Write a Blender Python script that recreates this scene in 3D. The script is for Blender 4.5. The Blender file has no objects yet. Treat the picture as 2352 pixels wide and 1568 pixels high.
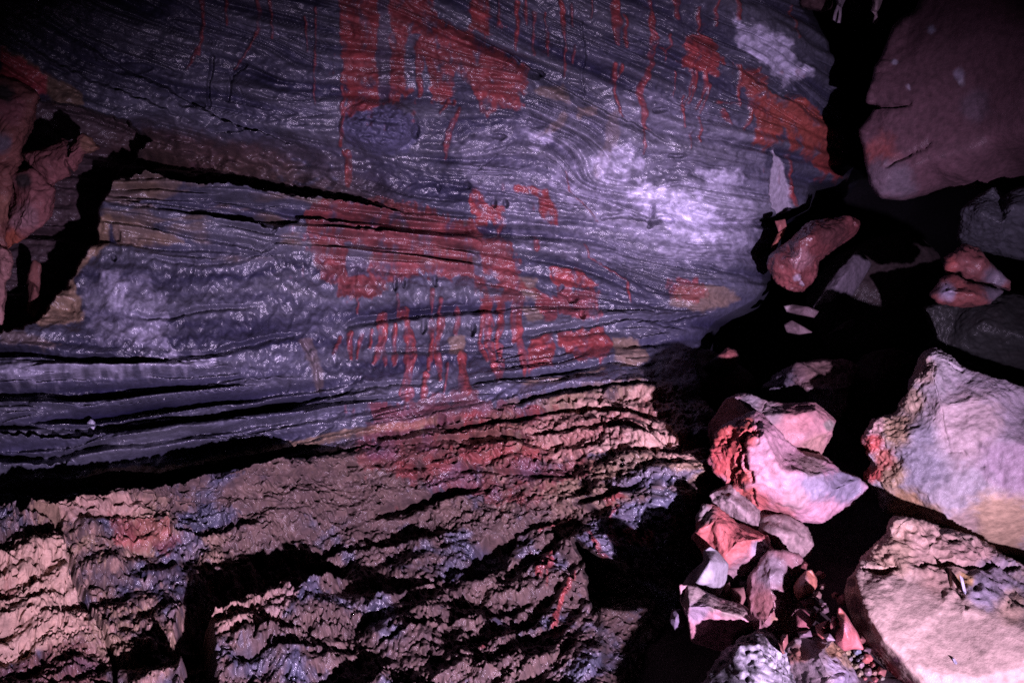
import bpy, math, random
import numpy as np
from mathutils import Vector, Matrix, geometry

scene = bpy.context.scene
COL = scene.collection
rng = np.random.default_rng(7)
random.seed(7)

# ------------------------------------------------------------------ camera
F = 1846.0                      # focal length in units of a 2352 px wide frame
CX, CY = 1176.0, 784.0
PITCH = math.radians(-14.0)
CAM = np.array([0.0, 0.0, 1.55])
cam_data = bpy.data.cameras.new("camera")
cam_data.sensor_width = 36.0
cam_data.lens = 36.0 * F / 2352.0
cam_data.clip_start, cam_data.clip_end = 0.02, 100.0
cam = bpy.data.objects.new("camera", cam_data)
cam.location = CAM
cam.rotation_euler = (math.pi / 2 + PITCH, 0, 0)
COL.objects.link(cam)
scene.camera = cam
RIGHT = np.array([1.0, 0, 0])
FWD = np.array([0, math.cos(PITCH), math.sin(PITCH)])
UP = np.array([0, -math.sin(PITCH), math.cos(PITCH)])


def pt(u, v, d):
    """point at depth d metres in front of the camera, seen at (u, v)"""
    u, v, d = np.asarray(u, float), np.asarray(v, float), np.asarray(d, float)
    x, y = (u - CX) / F * d, -(v - CY) / F * d
    return CAM + x[..., None] * RIGHT + y[..., None] * UP + d[..., None] * FWD


# ------------------------------------------------------------------ world, lamp, exposure
world = bpy.data.worlds.new("World")
scene.world = world
world.use_nodes = True
bg = world.node_tree.nodes["Background"]
bg.inputs[0].default_value = (0.55, 0.45, 0.75, 1)
bg.inputs[1].default_value = 0.0030

LAMP = CAM + 0.88 * RIGHT - 0.72 * UP - 0.60 * FWD
AZ, EL = math.radians(-14.5), math.radians(4.5)
ld = math.cos(EL) * math.sin(AZ) * RIGHT + math.sin(EL) * UP + math.cos(EL) * math.cos(AZ) * FWD
lamp_data = bpy.data.lights.new("cave_lamp", 'SPOT')
lamp_data.energy = 1300
lamp_data.color = (1.0, 0.76, 1.22)
lamp_data.spot_size = math.radians(57)
lamp_data.spot_blend = 1.0
lamp_data.shadow_soft_size = 0.022
lamp = bpy.data.objects.new("cave_lamp", lamp_data)
lamp.location = LAMP
lamp.rotation_euler = (Vector(ld).to_track_quat('-Z', 'Y').to_matrix() @ Matrix.Rotation(math.radians(20), 3, 'Z')).to_euler()
lamp.scale = (1.55, 1.0, 1.0)      # an oval beam, wider than high
COL.objects.link(lamp)

scene.view_settings.view_transform = 'Standard'
scene.view_settings.look = 'None'
scene.view_settings.exposure = 0.0
scene.view_settings.gamma = 1.0
scene.view_settings.use_curve_mapping = False
scene.cycles.max_bounces = 4
scene.cycles.diffuse_bounces = 2
scene.cycles.glossy_bounces = 2
scene.cycles.use_denoising = False
scene.cycles.sample_clamp_indirect = 2.0

# ------------------------------------------------------------------ noise
_T2 = rng.random((8, 256, 256)).astype(np.float32)


def vn2(x, y, k=0):
    t = _T2[k % 8]
    x = x + 31.7 * k
    y = y + 17.3 * k
    xi, yi = np.floor(x), np.floor(y)
    fx, fy = (x - xi).astype(np.float32), (y - yi).astype(np.float32)
    xi, yi = xi.astype(np.int32) & 255, yi.astype(np.int32) & 255
    x1, y1 = (xi + 1) & 255, (yi + 1) & 255
    fx = fx * fx * (3 - 2 * fx)
    fy = fy * fy * (3 - 2 * fy)
    a = t[yi, xi] * (1 - fx) + t[yi, x1] * fx
    b = t[y1, xi] * (1 - fx) + t[y1, x1] * fx
    return (a * (1 - fy) + b * fy) * 2 - 1


def fbm2(x, y, sx, sy, octv=3, k=0, gain=0.5):
    s, a, n = 0, 1.0, 0.0
    for o in range(octv):
        p, q_ = x / sx * 2.03 ** o, y / sy * 2.03 ** o
        c_, s_ = math.cos(.6 + 1.1 * o), math.sin(.6 + 1.1 * o)
        s = s + a * vn2(c_ * p - s_ * q_, s_ * p + c_ * q_, k + o)
        n += a
        a *= gain
    return s / n


_T3 = rng.random((64, 64, 64)).astype(np.float32)


def vn3(p, k=0):
    p = p + np.array([13.1, 7.7, 3.3]) * k
    i = np.floor(p)
    f = (p - i).astype(np.float32)
    f = f * f * (3 - 2 * f)
    i = i.astype(np.int32) & 63
    j = (i + 1) & 63
    X0, Y0, Z0 = i.T
    X1, Y1, Z1 = j.T
    fx, fy, fz = f.T
    c00 = _T3[X0, Y0, Z0] * (1 - fx) + _T3[X1, Y0, Z0] * fx
    c10 = _T3[X0, Y1, Z0] * (1 - fx) + _T3[X1, Y1, Z0] * fx
    c01 = _T3[X0, Y0, Z1] * (1 - fx) + _T3[X1, Y0, Z1] * fx
    c11 = _T3[X0, Y1, Z1] * (1 - fx) + _T3[X1, Y1, Z1] * fx
    return ((c00 * (1 - fy) + c10 * fy) * (1 - fz) + (c01 * (1 - fy) + c11 * fy) * fz) * 2 - 1


_ROT = [np.array(Matrix.Rotation(.7 + 1.3 * o, 3, Vector((1, .6 - .5 * o, .8)))) for o in range(8)]


def fbm3(p, s, octv=3, k=0, gain=0.5):
    r, a, n = 0, 1.0, 0.0
    for o in range(octv):
        r = r + a * vn3(p @ _ROT[o] / s * 2.03 ** o, k + o)
        n += a
        a *= gain
    return r / n


def sstep(a, b, x):
    t = np.clip((x - a) / (b - a), 0, 1)
    return t * t * (3 - 2 * t)


# ------------------------------------------------------------------ materials
def rock_material(name, bump=0.35, bscale=220.0, coat=0.0, spec=0.5):
    """colour and roughness come from attributes made by the noise functions; the shader adds grain"""
    m = bpy.data.materials.new(name)
    m.use_nodes = True
    nt = m.node_tree
    N, L = nt.nodes, nt.links
    b = N["Principled BSDF"]
    at = N.new("ShaderNodeAttribute"); at.attribute_name = "tint"
    ar = N.new("ShaderNodeAttribute"); ar.attribute_name = "gloss"
    tc = N.new("ShaderNodeTexCoord")
    n1 = N.new("ShaderNodeTexNoise"); n1.inputs["Scale"].default_value = bscale
    n1.inputs["Detail"].default_value = 4; n1.inputs["Roughness"].default_value = 0.65
    n2 = N.new("ShaderNodeTexNoise"); n2.inputs["Scale"].default_value = bscale * 0.37
    n2.inputs["Detail"].default_value = 5
    L.new(tc.outputs["Object"], n1.inputs["Vector"]); L.new(tc.outputs["Object"], n2.inputs["Vector"])
    mr = N.new("ShaderNodeMapRange")
    mr.inputs[1].default_value = 0.3; mr.inputs[2].default_value = 0.7
    mr.inputs[3].default_value = 0.72; mr.inputs[4].default_value = 1.28
    L.new(n2.outputs["Fac"], mr.inputs[0])
    mx = N.new("ShaderNodeVectorMath"); mx.operation = 'SCALE'
    L.new(at.outputs["Color"], mx.inputs[0]); L.new(mr.outputs[0], mx.inputs["Scale"])
    L.new(mx.outputs[0], b.inputs["Base Color"])
    rr = N.new("ShaderNodeMapRange")
    rr.inputs[3].default_value = 0.9; rr.inputs[4].default_value = 0.40
    L.new(ar.outputs["Fac"], rr.inputs[0]); L.new(rr.outputs[0], b.inputs["Roughness"])
    sp = N.new("ShaderNodeMapRange")
    sp.inputs[3].default_value = 0.15; sp.inputs[4].default_value = spec
    L.new(ar.outputs["Fac"], sp.inputs[0]); L.new(sp.outputs[0], b.inputs["Specular IOR Level"])
    if coat:
        cw = N.new("ShaderNodeMath"); cw.operation = 'MULTIPLY'; cw.inputs[1].default_value = coat
        L.new(ar.outputs["Fac"], cw.inputs[0]); L.new(cw.outputs[0], b.inputs["Coat Weight"])
        b.inputs["Coat Roughness"].default_value = 0.16
        b.inputs["Coat IOR"].default_value = 1.45
    bp = N.new("ShaderNodeBump"); bp.inputs["Strength"].default_value = bump
    bp.inputs["Distance"].default_value = 0.004
    L.new(n1.outputs["Fac"], bp.inputs["Height"]); L.new(bp.outputs[0], b.inputs["Normal"])
    if coat:
        L.new(bp.outputs[0], b.inputs["Coat Normal"])
    return m


M_WALL = rock_material("wet_basalt", bump=0.55, bscale=130, spec=0.6, coat=0.8)
M_ROCK = rock_material("broken_rock", bump=0.5, bscale=150, spec=0.6, coat=0.35)

# colours (linear albedo)
GREY = np.array([0.038, 0.037, 0.057])
DARK = np.array([0.040, 0.040, 0.055])
PALE = np.array([0.46, 0.43, 0.55])
RED = np.array([0.165, 0.024, 0.022])
RUST = np.array([0.060, 0.020, 0.017])
ORANGE = np.array([0.20, 0.045, 0.024])
TAN = np.array([0.165, 0.105, 0.066])
PINKT = np.array([0.165, 0.098, 0.076])
BROWN = np.array([0.052, 0.031, 0.028])


def set_attrs(me, tint, gloss):
    a = me.attributes.new("tint", 'FLOAT_COLOR', 'POINT')
    c = np.ones((len(tint), 4), np.float32); c[:, :3] = np.clip(tint, 0.004, 0.9)
    a.data.foreach_set("color", c.ravel())
    a = me.attributes.new("gloss", 'FLOAT', 'POINT')
    a.data.foreach_set("value", np.clip(gloss, 0, 1).astype(np.float32))


def fast_mesh(name, verts, faces, smooth=True):
    me = bpy.data.meshes.new(name)
    k = faces.shape[1]
    me.vertices.add(len(verts))
    me.vertices.foreach_set("co", np.asarray(verts, np.float32).ravel())
    me.loops.add(faces.size)
    me.loops.foreach_set("vertex_index", faces.astype(np.int32).ravel())
    me.polygons.add(len(faces))
    me.polygons.foreach_set("loop_start", np.arange(0, faces.size, k, dtype=np.int32))
    me.polygons.foreach_set("use_smooth", np.full(len(faces), smooth))
    me.update(calc_edges=True)
    return me


def link(name, me, mat, parent=None, loc=None):
    o = bpy.data.objects.new(name, me)
    if mat and not me.materials:
        me.materials.append(mat)
    if parent:
        o.parent = parent
    COL.objects.link(o)
    return o


def tag(o, label=None, cat=None, group=None, kind=None):
    if label: o["label"] = label
    if cat: o["category"] = cat
    if group: o["group"] = group
    if kind: o["kind"] = kind
    return o


# ================================================================== THE CAVE WALL
STEP = 2.3
us = np.concatenate([np.arange(-420, -20, 10), np.arange(-20, 2010, STEP)])
vs = np.concatenate([np.arange(-380, -20, 10), np.arange(-20, 1590, STEP), np.arange(1594, 1900, 10)])
U, V = np.meshgrid(us, vs)
U = U.astype(np.float32); V = V.astype(np.float32)
NV, NU = U.shape

# --- smooth base depth (thin plate through hand-set depths)
ctrl = np.array([
    (-400, -300, 2.45), (400, -300, 2.5), (1200, -300, 2.6), (1900, -300, 3.2),
    (-400, 0, 2.6), (0, 0, 2.62), (600, 0, 2.78), (1200, 0, 2.86), (1600, 0, 3.02), (1830, 0, 3.4),
    (0, 250, 2.68), (400, 250, 2.86), (900, 250, 3.0), (1400, 250, 3.07), (1750, 250, 3.3), (1920, 250, 3.6),
    (-400, 500, 2.5), (0, 500, 2.66), (450, 500, 2.80), (900, 500, 3.06), (1400, 500, 3.20), (1750, 500, 3.42),
    (0, 800, 2.42), (450, 800, 2.62), (900, 800, 2.88), (1300, 800, 3.04), (1520, 780, 3.16), (1740, 680, 3.42),
    (-400, 1000, 2.2), (0, 1000, 2.32), (450, 1000, 2.5), (900, 1000, 2.70), (1300, 1000, 2.68), (1600, 1040, 2.42), (1720, 950, 3.0),
    (0, 1200, 2.20), (450, 1200, 2.42), (900, 1200, 2.60), (1300, 1200, 2.46), (1500, 1200, 2.26), (1560, 1140, 2.28),
    (-400, 1400, 1.62), (0, 1400, 1.86), (250, 1400, 1.98), (450, 1400, 2.03), (900, 1400, 2.14), (1300, 1400, 2.20), (1600, 1400, 2.40),
    (0, 1568, 1.70), (450, 1568, 1.72), (900, 1568, 1.80), (1350, 1568, 1.92), (-400, 1900, 1.3), (700, 1900, 1.45), (1400, 1900, 1.6),
    (2000, 500, 3.9), (2000, 1000, 3.6), (2000, 1500, 3.2), (2000, 1900, 2.8)], float)


def tps(c, x, y):
    P = c[:, :2] / 500.0
    n = len(P)
    d2 = ((P[:, None] - P[None]) ** 2).sum(-1)
    K = np.where(d2 > 0, 0.5 * d2 * np.log(d2 + 1e-12), 0) + 0.01 * np.eye(n)
    Q = np.c_[np.ones(n), P]
    A = np.block([[K, Q], [Q.T, np.zeros((3, 3))]])
    w = np.linalg.solve(A, np.r_[c[:, 2], 0, 0, 0])
    X = np.c_[x.ravel(), y.ravel()] / 500.0
    d2 = ((X[:, None] - P[None]) ** 2).sum(-1)
    k = np.where(d2 > 0, 0.5 * d2 * np.log(d2 + 1e-12), 0)
    return (k @ w[:n] + w[n] + X @ w[n + 1:]).reshape(x.shape)


def upsample(fun, nx=80, ny=70):
    cu, cv = np.linspace(us[0], us[-1], nx), np.linspace(vs[0], vs[-1], ny)
    g = fun(*np.meshgrid(cu, cv))
    return lambda uu, vv: bil(g, (uu - cu[0]) / (cu[-1] - cu[0]) * (nx - 1), (vv - cv[0]) / (cv[-1] - cv[0]) * (ny - 1))


def bil(g, x, y):
    h, w = g.shape
    x = np.clip(x, 0, w - 1.001); y = np.clip(y, 0, h - 1.001)
    xi, yi = x.astype(np.int32), y.astype(np.int32)
    fx, fy = (x - xi), (y - yi)
    return ((g[yi, xi] * (1 - fx) + g[yi, xi + 1] * fx) * (1 - fy) +
            (g[yi + 1, xi] * (1 - fx) + g[yi + 1, xi + 1] * fx) * fy).astype(np.float32)


D = upsample(lambda x, y: tps(ctrl, x, y), 120, 100)(U, V)

# --- direction of the flow banding, degrees, positive = falling to the right
dirs = np.array([
    (0, 0, 38), (100, 80, 34), (250, 130, 16), (500, 190, 8), (700, 200, 6), (300, 50, 22), (600, 60, 14), (820, 150, 2),
    (120, 170, 25), (60, 180, 30), (350, 260, 15), (600, 330, 20), (780, 400, 16), (900, 430, 18),
    (1000, 20, 28), (1150, 60, 27), (1300, 100, 25), (1450, 180, 24), (1600, 60, 22), (1720, 60, 24), (1800, 150, 35), (1760, 190, 35), (1850, 230, 38),
    (1100, 200, 6), (1300, 260, 22), (1550, 300, 13), (1650, 320, 12), (1750, 340, 14), (1500, 250, 22),
    (640, 150, 35), (690, 220, -15), (620, 220, 20),
    (1050, 380, 4), (1200, 400, 5), (1420, 320, 40), (1360, 380, 75), (1420, 430, 8), (1500, 400, -30), (1100, 330, -20),
    (1600, 440, 12), (1700, 450, 12), (1750, 520, -8), (1650, 580, -6), (1500, 560, 8), (1300, 520, 5), (1200, 550, 3),
    (300, 440, 2), (500, 430, 3), (400, 520, 12), (560, 580, 14), (620, 620, -18), (400, 600, 4), (700, 520, 3), (850, 500, 5),
    (900, 560, 4), (1000, 600, 6), (1150, 600, 10), (1400, 600, 24), (1450, 650, 25), (1600, 640, 6), (1700, 640, 5),
    (250, 700, 10), (500, 700, -8), (700, 650, 25), (850, 720, -8), (1000, 710, -6), (1200, 760, -6), (1450, 740, -6),
    (100, 800, 2), (300, 830, 0), (500, 850, -4), (700, 850, -5), (1000, 860, -6), (1300, 850, -10), (1480, 830, -8),
    (100, 920, -4), (300, 940, -7), (600, 930, -8), (900, 930, -9), (1200, 930, -10), (1450, 920, -10), (1540, 990, -8),
    (100, 1030, -6), (400, 1000, -10), (700, 990, -11), (1000, 1000, -12), (1300, 1010, -12), (1500, 1060, -10),
    (100, 1150, -14), (400, 1130, -18), (700, 1090, -15), (1000, 1100, -16), (1300, 1100, -15), (1500, 1150, -18),
    (200, 1280, -14), (500, 1270, -22), (800, 1220, -24), (1100, 1200, -24), (1350, 1200, -18), (1450, 1220, -22),
    (200, 1450, -15), (500, 1420, -24), (800, 1350, -30), (1100, 1320, -32), (1280, 1350, -55),
    (600, 1510, -18), (900, 1500, -20), (1200, 1500, -30), (1350, 1480, -60), (0, 1500, -20), (-300, 500, 5), (-300, 1200, -10), (-300, 0, 35)], float)


def angfield(x, y):
    w = 1.0 / (((x[..., None] - dirs[:, 0]) ** 2 + (1.6 * (y[..., None] - dirs[:, 1])) ** 2) + 500.0) ** 1.6
    a = np.radians(dirs[:, 2])
    return np.arctan2((w * np.sin(a)).sum(-1), (w * np.cos(a)).sum(-1))


ANG = upsample(angfield, 200, 160)


def lic(sx, k, K=22, step=5.0):
    """streaks of noise drawn out along the flow direction"""
    acc = vn2(U / sx, V / sx, k).astype(np.float32)
    n = 1.0
    for sgn in (1, -1):
        x, y = U.copy(), V.copy()
        for i in range(K):
            a = ANG(x, y)
            x += sgn * step * np.cos(a)
            y += sgn * step * np.sin(a)
            w = 0.5 + 0.5 * math.cos(math.pi * i / K)
            acc += w * vn2(x / sx, y / sx, k)
            n += w
    acc -= acc.mean()
    return acc / acc.std()


L_fine = lic(4.2, 0, 12, 4.0)
L_mid = lic(8.5, 1, 22, 6.0)
L_wide = lic(21.0, 2, 24, 11.0)

# --- helpers for hand-placed features (lines and areas read off the rock)
wx = 7 * fbm2(U, V, 60, 40, 3, 3) + 2.5 * fbm2(U, V, 14, 10, 2, 5)
wy = 6 * fbm2(U, V, 70, 40, 3, 4) + 2.5 * fbm2(U, V, 14, 10, 2, 6)
UW, VW = U + wx, V + wy
Hh = np.zeros_like(U)


def window(x0, x1, y0, y1):
    a, b = np.searchsorted(us, [x0, x1])
    c, d = np.searchsorted(vs, [y0, y1])
    return slice(c, d), slice(a, b)


def seg_dist(px, py, pts, wid=None):
    """distance to a polyline and the interpolated width at the nearest point"""
    best = np.full(px.shape, 1e9, np.float32)
    bw = np.zeros(px.shape, np.float32)
    for i in range(len(pts) - 1):
        (ax, ay), (bx, by) = pts[i][:2], pts[i + 1][:2]
        dx, dy = bx - ax, by - ay
        t = np.clip(((px - ax) * dx + (py - ay) * dy) / (dx * dx + dy * dy + 1e-6), 0, 1)
        dd = np.hypot(px - ax - t * dx, py - ay - t * dy)
        m = dd < best
        best = np.where(m, dd, best)
        if wid is not None:
            bw = np.where(m, wid[i] * (1 - t) + wid[i + 1] * t, bw)
    return best, bw


def poly_sd(px, py, pts):
    """signed distance, positive inside"""
    P = list(pts) + [pts[0]]
    d, _ = seg_dist(px, py, P)
    ins = np.zeros(px.shape, bool)
    for i in range(len(pts)):
        (ax, ay), (bx, by) = P[i], P[i + 1]
        if ay == by:
            continue
        c = ((ay > py) != (by > py)) & (px < (bx - ax) * (py - ay) / (by - ay) + ax)
        ins ^= c
    return np.where(ins, d, -d)


def area(pts, soft=3.0, rough=5.0, margin=30, k=0):
    """mask of a polygon with a ragged edge, as (window, mask)"""
    xs, ys = [p[0] for p in pts], [p[1] for p in pts]
    s = window(min(xs) - margin, max(xs) + margin, min(ys) - margin, max(ys) + margin)
    n = rough * (fbm2(U[s], V[s], 16, 16, 3, k))
    sd = poly_sd(UW[s], VW[s], pts) + n
    return s, sstep(-soft, soft, sd)


def ledge(pts, A, B, ra=40, rb=25, taper=60):
    """a lip: the rock above the line stands out by A, the rock below is undercut by B"""
    xs = np.array([p[0] for p in pts], float); ys = np.array([p[1] for p in pts], float)
    s = window(xs[0] - 10, xs[-1] + 10, ys.min() - 4 * ra, ys.max() + 4 * rb)
    x, y = UW[s], VW[s]
    q = y - np.interp(x, xs, ys)
    w = sstep(xs[0] - 5, xs[0] + taper, x) * (1 - sstep(xs[-1] - taper, xs[-1] + 5, x))
    if xs[0] <= 0:
        w = 1 - sstep(xs[-1] - taper, xs[-1] + 5, x)
    up = A * np.exp(np.minimum(q, 0) / ra)
    qq = np.maximum(q, 0)
    dn = -B * np.exp(-(qq / rb) ** 2) + 0.8 * A * np.exp(-((qq - 1.6 * rb) / (0.8 * rb)) ** 2)
    t = sstep(-2.5, 2.5, q)
    Hh[s] += (w * (up * (1 - t) + dn * t)).astype(np.float32)


def shelf(pts, A, B, ra=60, rb=90, taper=50):
    """a step the other way: the rock below the line stands out by A and keeps the light off the recess (B) above it"""
    xs = np.array([p[0] for p in pts], float); ys = np.array([p[1] for p in pts], float)
    s = window(xs[0] - 10, xs[-1] + 10, ys.min() - 4 * ra, ys.max() + 4 * rb)
    x, y = UW[s], VW[s]
    tr = max(taper, .25 * (xs[-1] - xs[0]))
    q = y - np.interp(x, xs, ys) + 5 * fbm2(U[s], V[s], 13, 11, 2, 6)
    w = sstep(xs[0] - 5, xs[0] + taper, x) * (1 - sstep(xs[-1] - tr, xs[-1] + 5, x))
    if xs[0] <= 0:
        w = 1 - sstep(xs[-1] - tr, xs[-1] + 5, x)
    up = -B * np.exp(np.minimum(q, 0) / ra)
    dn = A * np.exp(-np.maximum(q, 0) / rb)
    t = sstep(-3, 3, q)
    Hh[s] += (w * (up * (1 - t) + dn * t)).astype(np.float32)


def crack(pts, w, depth):
    xs, ys = [p[0] for p in pts], [p[1] for p in pts]
    s = window(min(xs) - 25, max(xs) + 25, min(ys) - 25, max(ys) + 25)
    d, _ = seg_dist(UW[s], VW[s], pts)
    d = d + 0.35 * w * fbm2(U[s], V[s], 9, 9, 2, 2)
    Hh[s] -= depth * np.clip(1 - (d / w) ** 2, 0, 1)


def bump(x, y, rx, ry, h, ang=0, power=1.0):
    r = max(rx, ry) * 1.1 + 12
    s = window(x - r, x + r, y - r, y + r)
    a = math.radians(ang)
    dx, dy = UW[s] - x, VW[s] - y
    p = (dx * math.cos(a) + dy * math.sin(a)) / rx
    q = (-dx * math.sin(a) + dy * math.cos(a)) / ry
    Hh[s] += h * np.clip(1 - p * p - q * q, 0, 1) ** power


# --- region weights
def region(pts, soft):
    m = np.zeros_like(U)
    s, k = area(pts, soft=soft, rough=12, margin=soft + 60)
    m[s] = k
    return m


R_crumb = region([(-420, 1240), (0, 1215), (250, 1150), (480, 1090), (800, 1020), (1080, 940), (1290, 900), (1520, 870), (1700, 980), (1700, 1900), (-420, 1900)], 34)
R_lump = region([(150, 640), (250, 560), (300, 560), (420, 600), (620, 560), (760, 600), (920, 640), (1000, 650), (1080, 640), (1090, 690), (1050, 880), (900, 900), (740, 870), (560, 880), (500, 800), (300, 800), (190, 760)], 18)
R_lamel = region([(225, 400), (430, 415), (700, 440), (900, 470), (1080, 500), (1100, 620), (900, 630), (700, 560), (620, 600), (440, 590), (260, 540), (225, 470)], 14)
R_bench = region([(-420, 790), (150, 815), (300, 830), (520, 850), (740, 880), (900, 920), (780, 950), (500, 1010), (250, 1060), (-420, 1080)], 12)
R_band = np.clip(1 - R_crumb - R_lump - 0.6 * R_lamel, 0, 1)

# --- broad undulation and lumps
Hh += 0.030 * fbm2(U, V, 260, 170, 3, 1)
Hh += 0.010 * fbm2(U, V, 60, 45, 2, 2)
crease0 = np.exp(-(L_wide / .10) ** 2)
# flow bands: ridges with sharp grooves
groove = np.clip(-L_mid - 0.35, 0, 1.5)
groovew = np.clip(-L_wide - 0.7, 0, 1.3)
quiet = sstep(-0.10, 0.28, fbm2(U, V, 150, 80, 3, 6))          # some stretches are smoother
Hh += R_band * (0.0004 * L_fine + (0.05 + 0.95 * quiet) * (0.0024 * L_mid - 0.0062 * groove) + 0.012 * L_wide - 0.026 * groovew * (0.3 + quiet))
Hh += R_band * (0.016 * fbm2(U, V, 50, 30, 4, 2, .55) + 0.0045 * fbm2(U, V, 15, 12, 2, 3))
Hh += R_lamel * (0.0012 * L_fine + 0.008 * L_mid - 0.014 * groove + 0.022 * L_wide - 0.026 * groovew)
Hh += R_bench * (0.006 * L_mid + 0.020 * L_wide - 0.026 * groovew - 0.012 * crease0)
crease = np.exp(-(L_wide / .09) ** 2) + .7 * np.exp(-((L_wide - .8) / .09) ** 2) + .7 * np.exp(-((L_wide + .8) / .09) ** 2)
Hh -= (R_band + .6 * R_lamel) * 0.018 * crease * sstep(-.2, .3, fbm2(U, V, 110, 60, 2, 0))
# wet lumps, drooping
bl = fbm2(U, V, 30, 44, 3, 3)
bl2 = fbm2(UW, VW, 62, 70, 3, 7, .6)
Hh += R_lump * (0.028 * (.5 - np.abs(bl2)) + 0.007 * (1 - np.abs(bl) * 2.2) + 0.006 * fbm2(U, V, 13, 17, 2, 4))
# crumbly beds
cr = .6 * (1 - 2 * np.abs(fbm2(UW + .35 * VW, VW, 34, 12, 3, 5, 0.6))) + .4 * (1 - 2 * np.abs(fbm2(UW, VW, 16, 13, 3, 2, 0.6)))
cr2 = 1 - 2 * np.abs(fbm2(U, V, 10, 8, 2, 1))
blk = fbm2(UW, VW, 120, 70, 3, 3)
patchy = np.clip(.75 + 1.3 * fbm2(U, V, 85, 50, 2, 4), .15, 1.4)
Hh += R_crumb * (0.011 * patchy * cr + 0.006 * patchy * cr2 + 0.005 * L_wide + 0.0015 * L_mid - 0.004 * groovew + 0.035 * np.abs(blk))
tt = 5.0 * fbm2(UW, VW, 95, 48, 3, 2, .55) + .35 * L_wide
Hh += R_crumb * 0.010 * (np.floor(tt) + sstep(.70, 1.0, tt - np.floor(tt)))
tt = 5.0 * fbm2(UW, VW, 150, 80, 3, 5, .5)
Hh += R_band * 0.003 * (np.floor(tt) + sstep(.85, 1.0, tt - np.floor(tt)))
pits = np.clip(fbm2(UW, VW, 15, 11, 2, 7) - 0.36, 0, 1)
Hh -= R_crumb * (0.10 * pits + 0.022 * np.clip(fbm2(U, V, 7, 6.5, 2, 1) - .12, 0, 1))
# small droplets and grain everywhere
Hh += (0.0011 * fbm2(U, V, 9, 9, 2, 0) + 0.0014 * np.clip(vn2(U / 5.5, V / 6.5, 6) - .1, 0, 1) * sstep(-.3, .4, fbm2(U, V, 60, 40, 2, 7))) * (1 + .6 * R_lump)

# --- ledges, top to bottom
ledge([(170, 75), (300, 125), (430, 175)], .012, .030, 30, 12)
ledge([(525, 140), (560, 225), (640, 232), (700, 238)], .010, .020, 30, 10)
ledge([(960, 25), (1083, 84), (1185, 139), (1233, 172), (1308, 214), (1445, 281), (1540, 330)], .022, .035, 45, 12)
ledge([(953, 414), (1035, 416), (1093, 431), (1151, 442), (1250, 460), (1330, 480)], .010, .018, 26, 10)
ledge([(1250, 415), (1330, 440), (1420, 470), (1500, 500), (1560, 500)], .008, .014, 24, 9)
ledge([(1548, 300), (1640, 318), (1719, 332), (1790, 348)], .008, .014, 24, 7)
ledge([(1560, 358), (1630, 378), (1720, 385)], .006, .01, 20, 6)
ledge([(1700, 140), (1740, 175), (1787, 206), (1850, 232)], .030, .045, 40, 16, 25)
ledge([(1548, 440), (1640, 462), (1767, 488)], .006, .012, 20, 7)
ledge([(1600, 480), (1700, 510), (1780, 515)], .006, .014, 18, 7, 30)
ledge([(1350, 585), (1430, 617), (1500, 640), (1560, 660)], .012, .022, 40, 14)
ledge([(1480, 560), (1600, 585), (1740, 592)], .008, .012, 24, 8)
ledge([(1600, 600), (1680, 622), (1760, 640)], .006, .014, 18, 8, 20)
ledge([(230, 462), (330, 476), (420, 488), (520, 505), (600, 520)], .016, .022, 20, 9)
ledge([(300, 505), (420, 540), (520, 555), (600, 575), (660, 545)], .016, .030, 22, 11)
ledge([(440, 470), (560, 455), (700, 470), (850, 500), (960, 520)], .014, .030, 26, 14)
ledge([(770, 520), (880, 540), (960, 556), (1060, 562)], .012, .022, 26, 12)
ledge([(330, 590), (450, 606), (560, 596), (620, 570)], .010, .018, 18, 9)
ledge([(287, 716), (345, 724), (404, 724), (455, 710), (517, 704), (600, 700)], .014, .024, 26, 10)
ledge([(393, 812), (496, 809), (513, 799), (633, 775), (700, 770)], .016, .030, 28, 12)
ledge([(-40, 794), (92, 801), (147, 816), (212, 819), (263, 819), (310, 834)], .022, .034, 26, 12)
ledge([(-40, 893), (120, 863), (284, 860), (496, 850), (560, 850)], .022, .040, 30, 18)
ledge([(-40, 926), (60, 924), (147, 928), (180, 928)], .020, .050, 22, 18, 30)
ledge([(110, 897), (212, 897), (325, 887), (547, 876), (690, 872)], .014, .034, 18, 14)
ledge([(-40, 968), (171, 973), (274, 963), (479, 928), (684, 922), (900, 912)], .016, .030, 20, 14)
ledge([(-40, 1036), (103, 1038), (205, 1018), (342, 998), (513, 977), (787, 937), (930, 925)], .026, .045, 26, 16)
ledge([(780, 752), (830, 737), (929, 723), (1014, 713), (1083, 706), (1180, 703)], .026, .034, 30, 12, 40)
ledge([(1190, 764), (1356, 744), (1425, 733), (1545, 723), (1640, 712)], .018, .024, 28, 9, 30)
ledge([(840, 800), (960, 805), (1080, 800), (1200, 790)], .006, .014, 24, 10)
ledge([(775, 892), (919, 877), (1000, 880)], .012, .02, 24, 9)
ledge([(1076, 877), (1220, 857), (1281, 846), (1408, 822), (1500, 835)], .016, .022, 24, 9)
ledge([(1117, 936), (1288, 895), (1400, 885), (1530, 880)], .018, .030, 24, 12)
ledge([(1000, 985), (1180, 960), (1320, 935), (1450, 940), (1560, 955)], .016, .034, 24, 12)
ledge([(1180, 1000), (1330, 985), (1450, 980), (1560, 1020)], .014, .024, 20, 10)
ledge([(620, 1075), (800, 1030), (960, 1008), (1120, 1000), (1260, 1010)], .016, .040, 26, 18)
ledge([(900, 1075), (1060, 1068), (1200, 1090), (1320, 1092)], .014, .025, 20, 10)
ledge([(1330, 1152), (1385, 1136), (1442, 1122), (1480, 1110)], .014, .05, 20, 10, 20)

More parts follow.
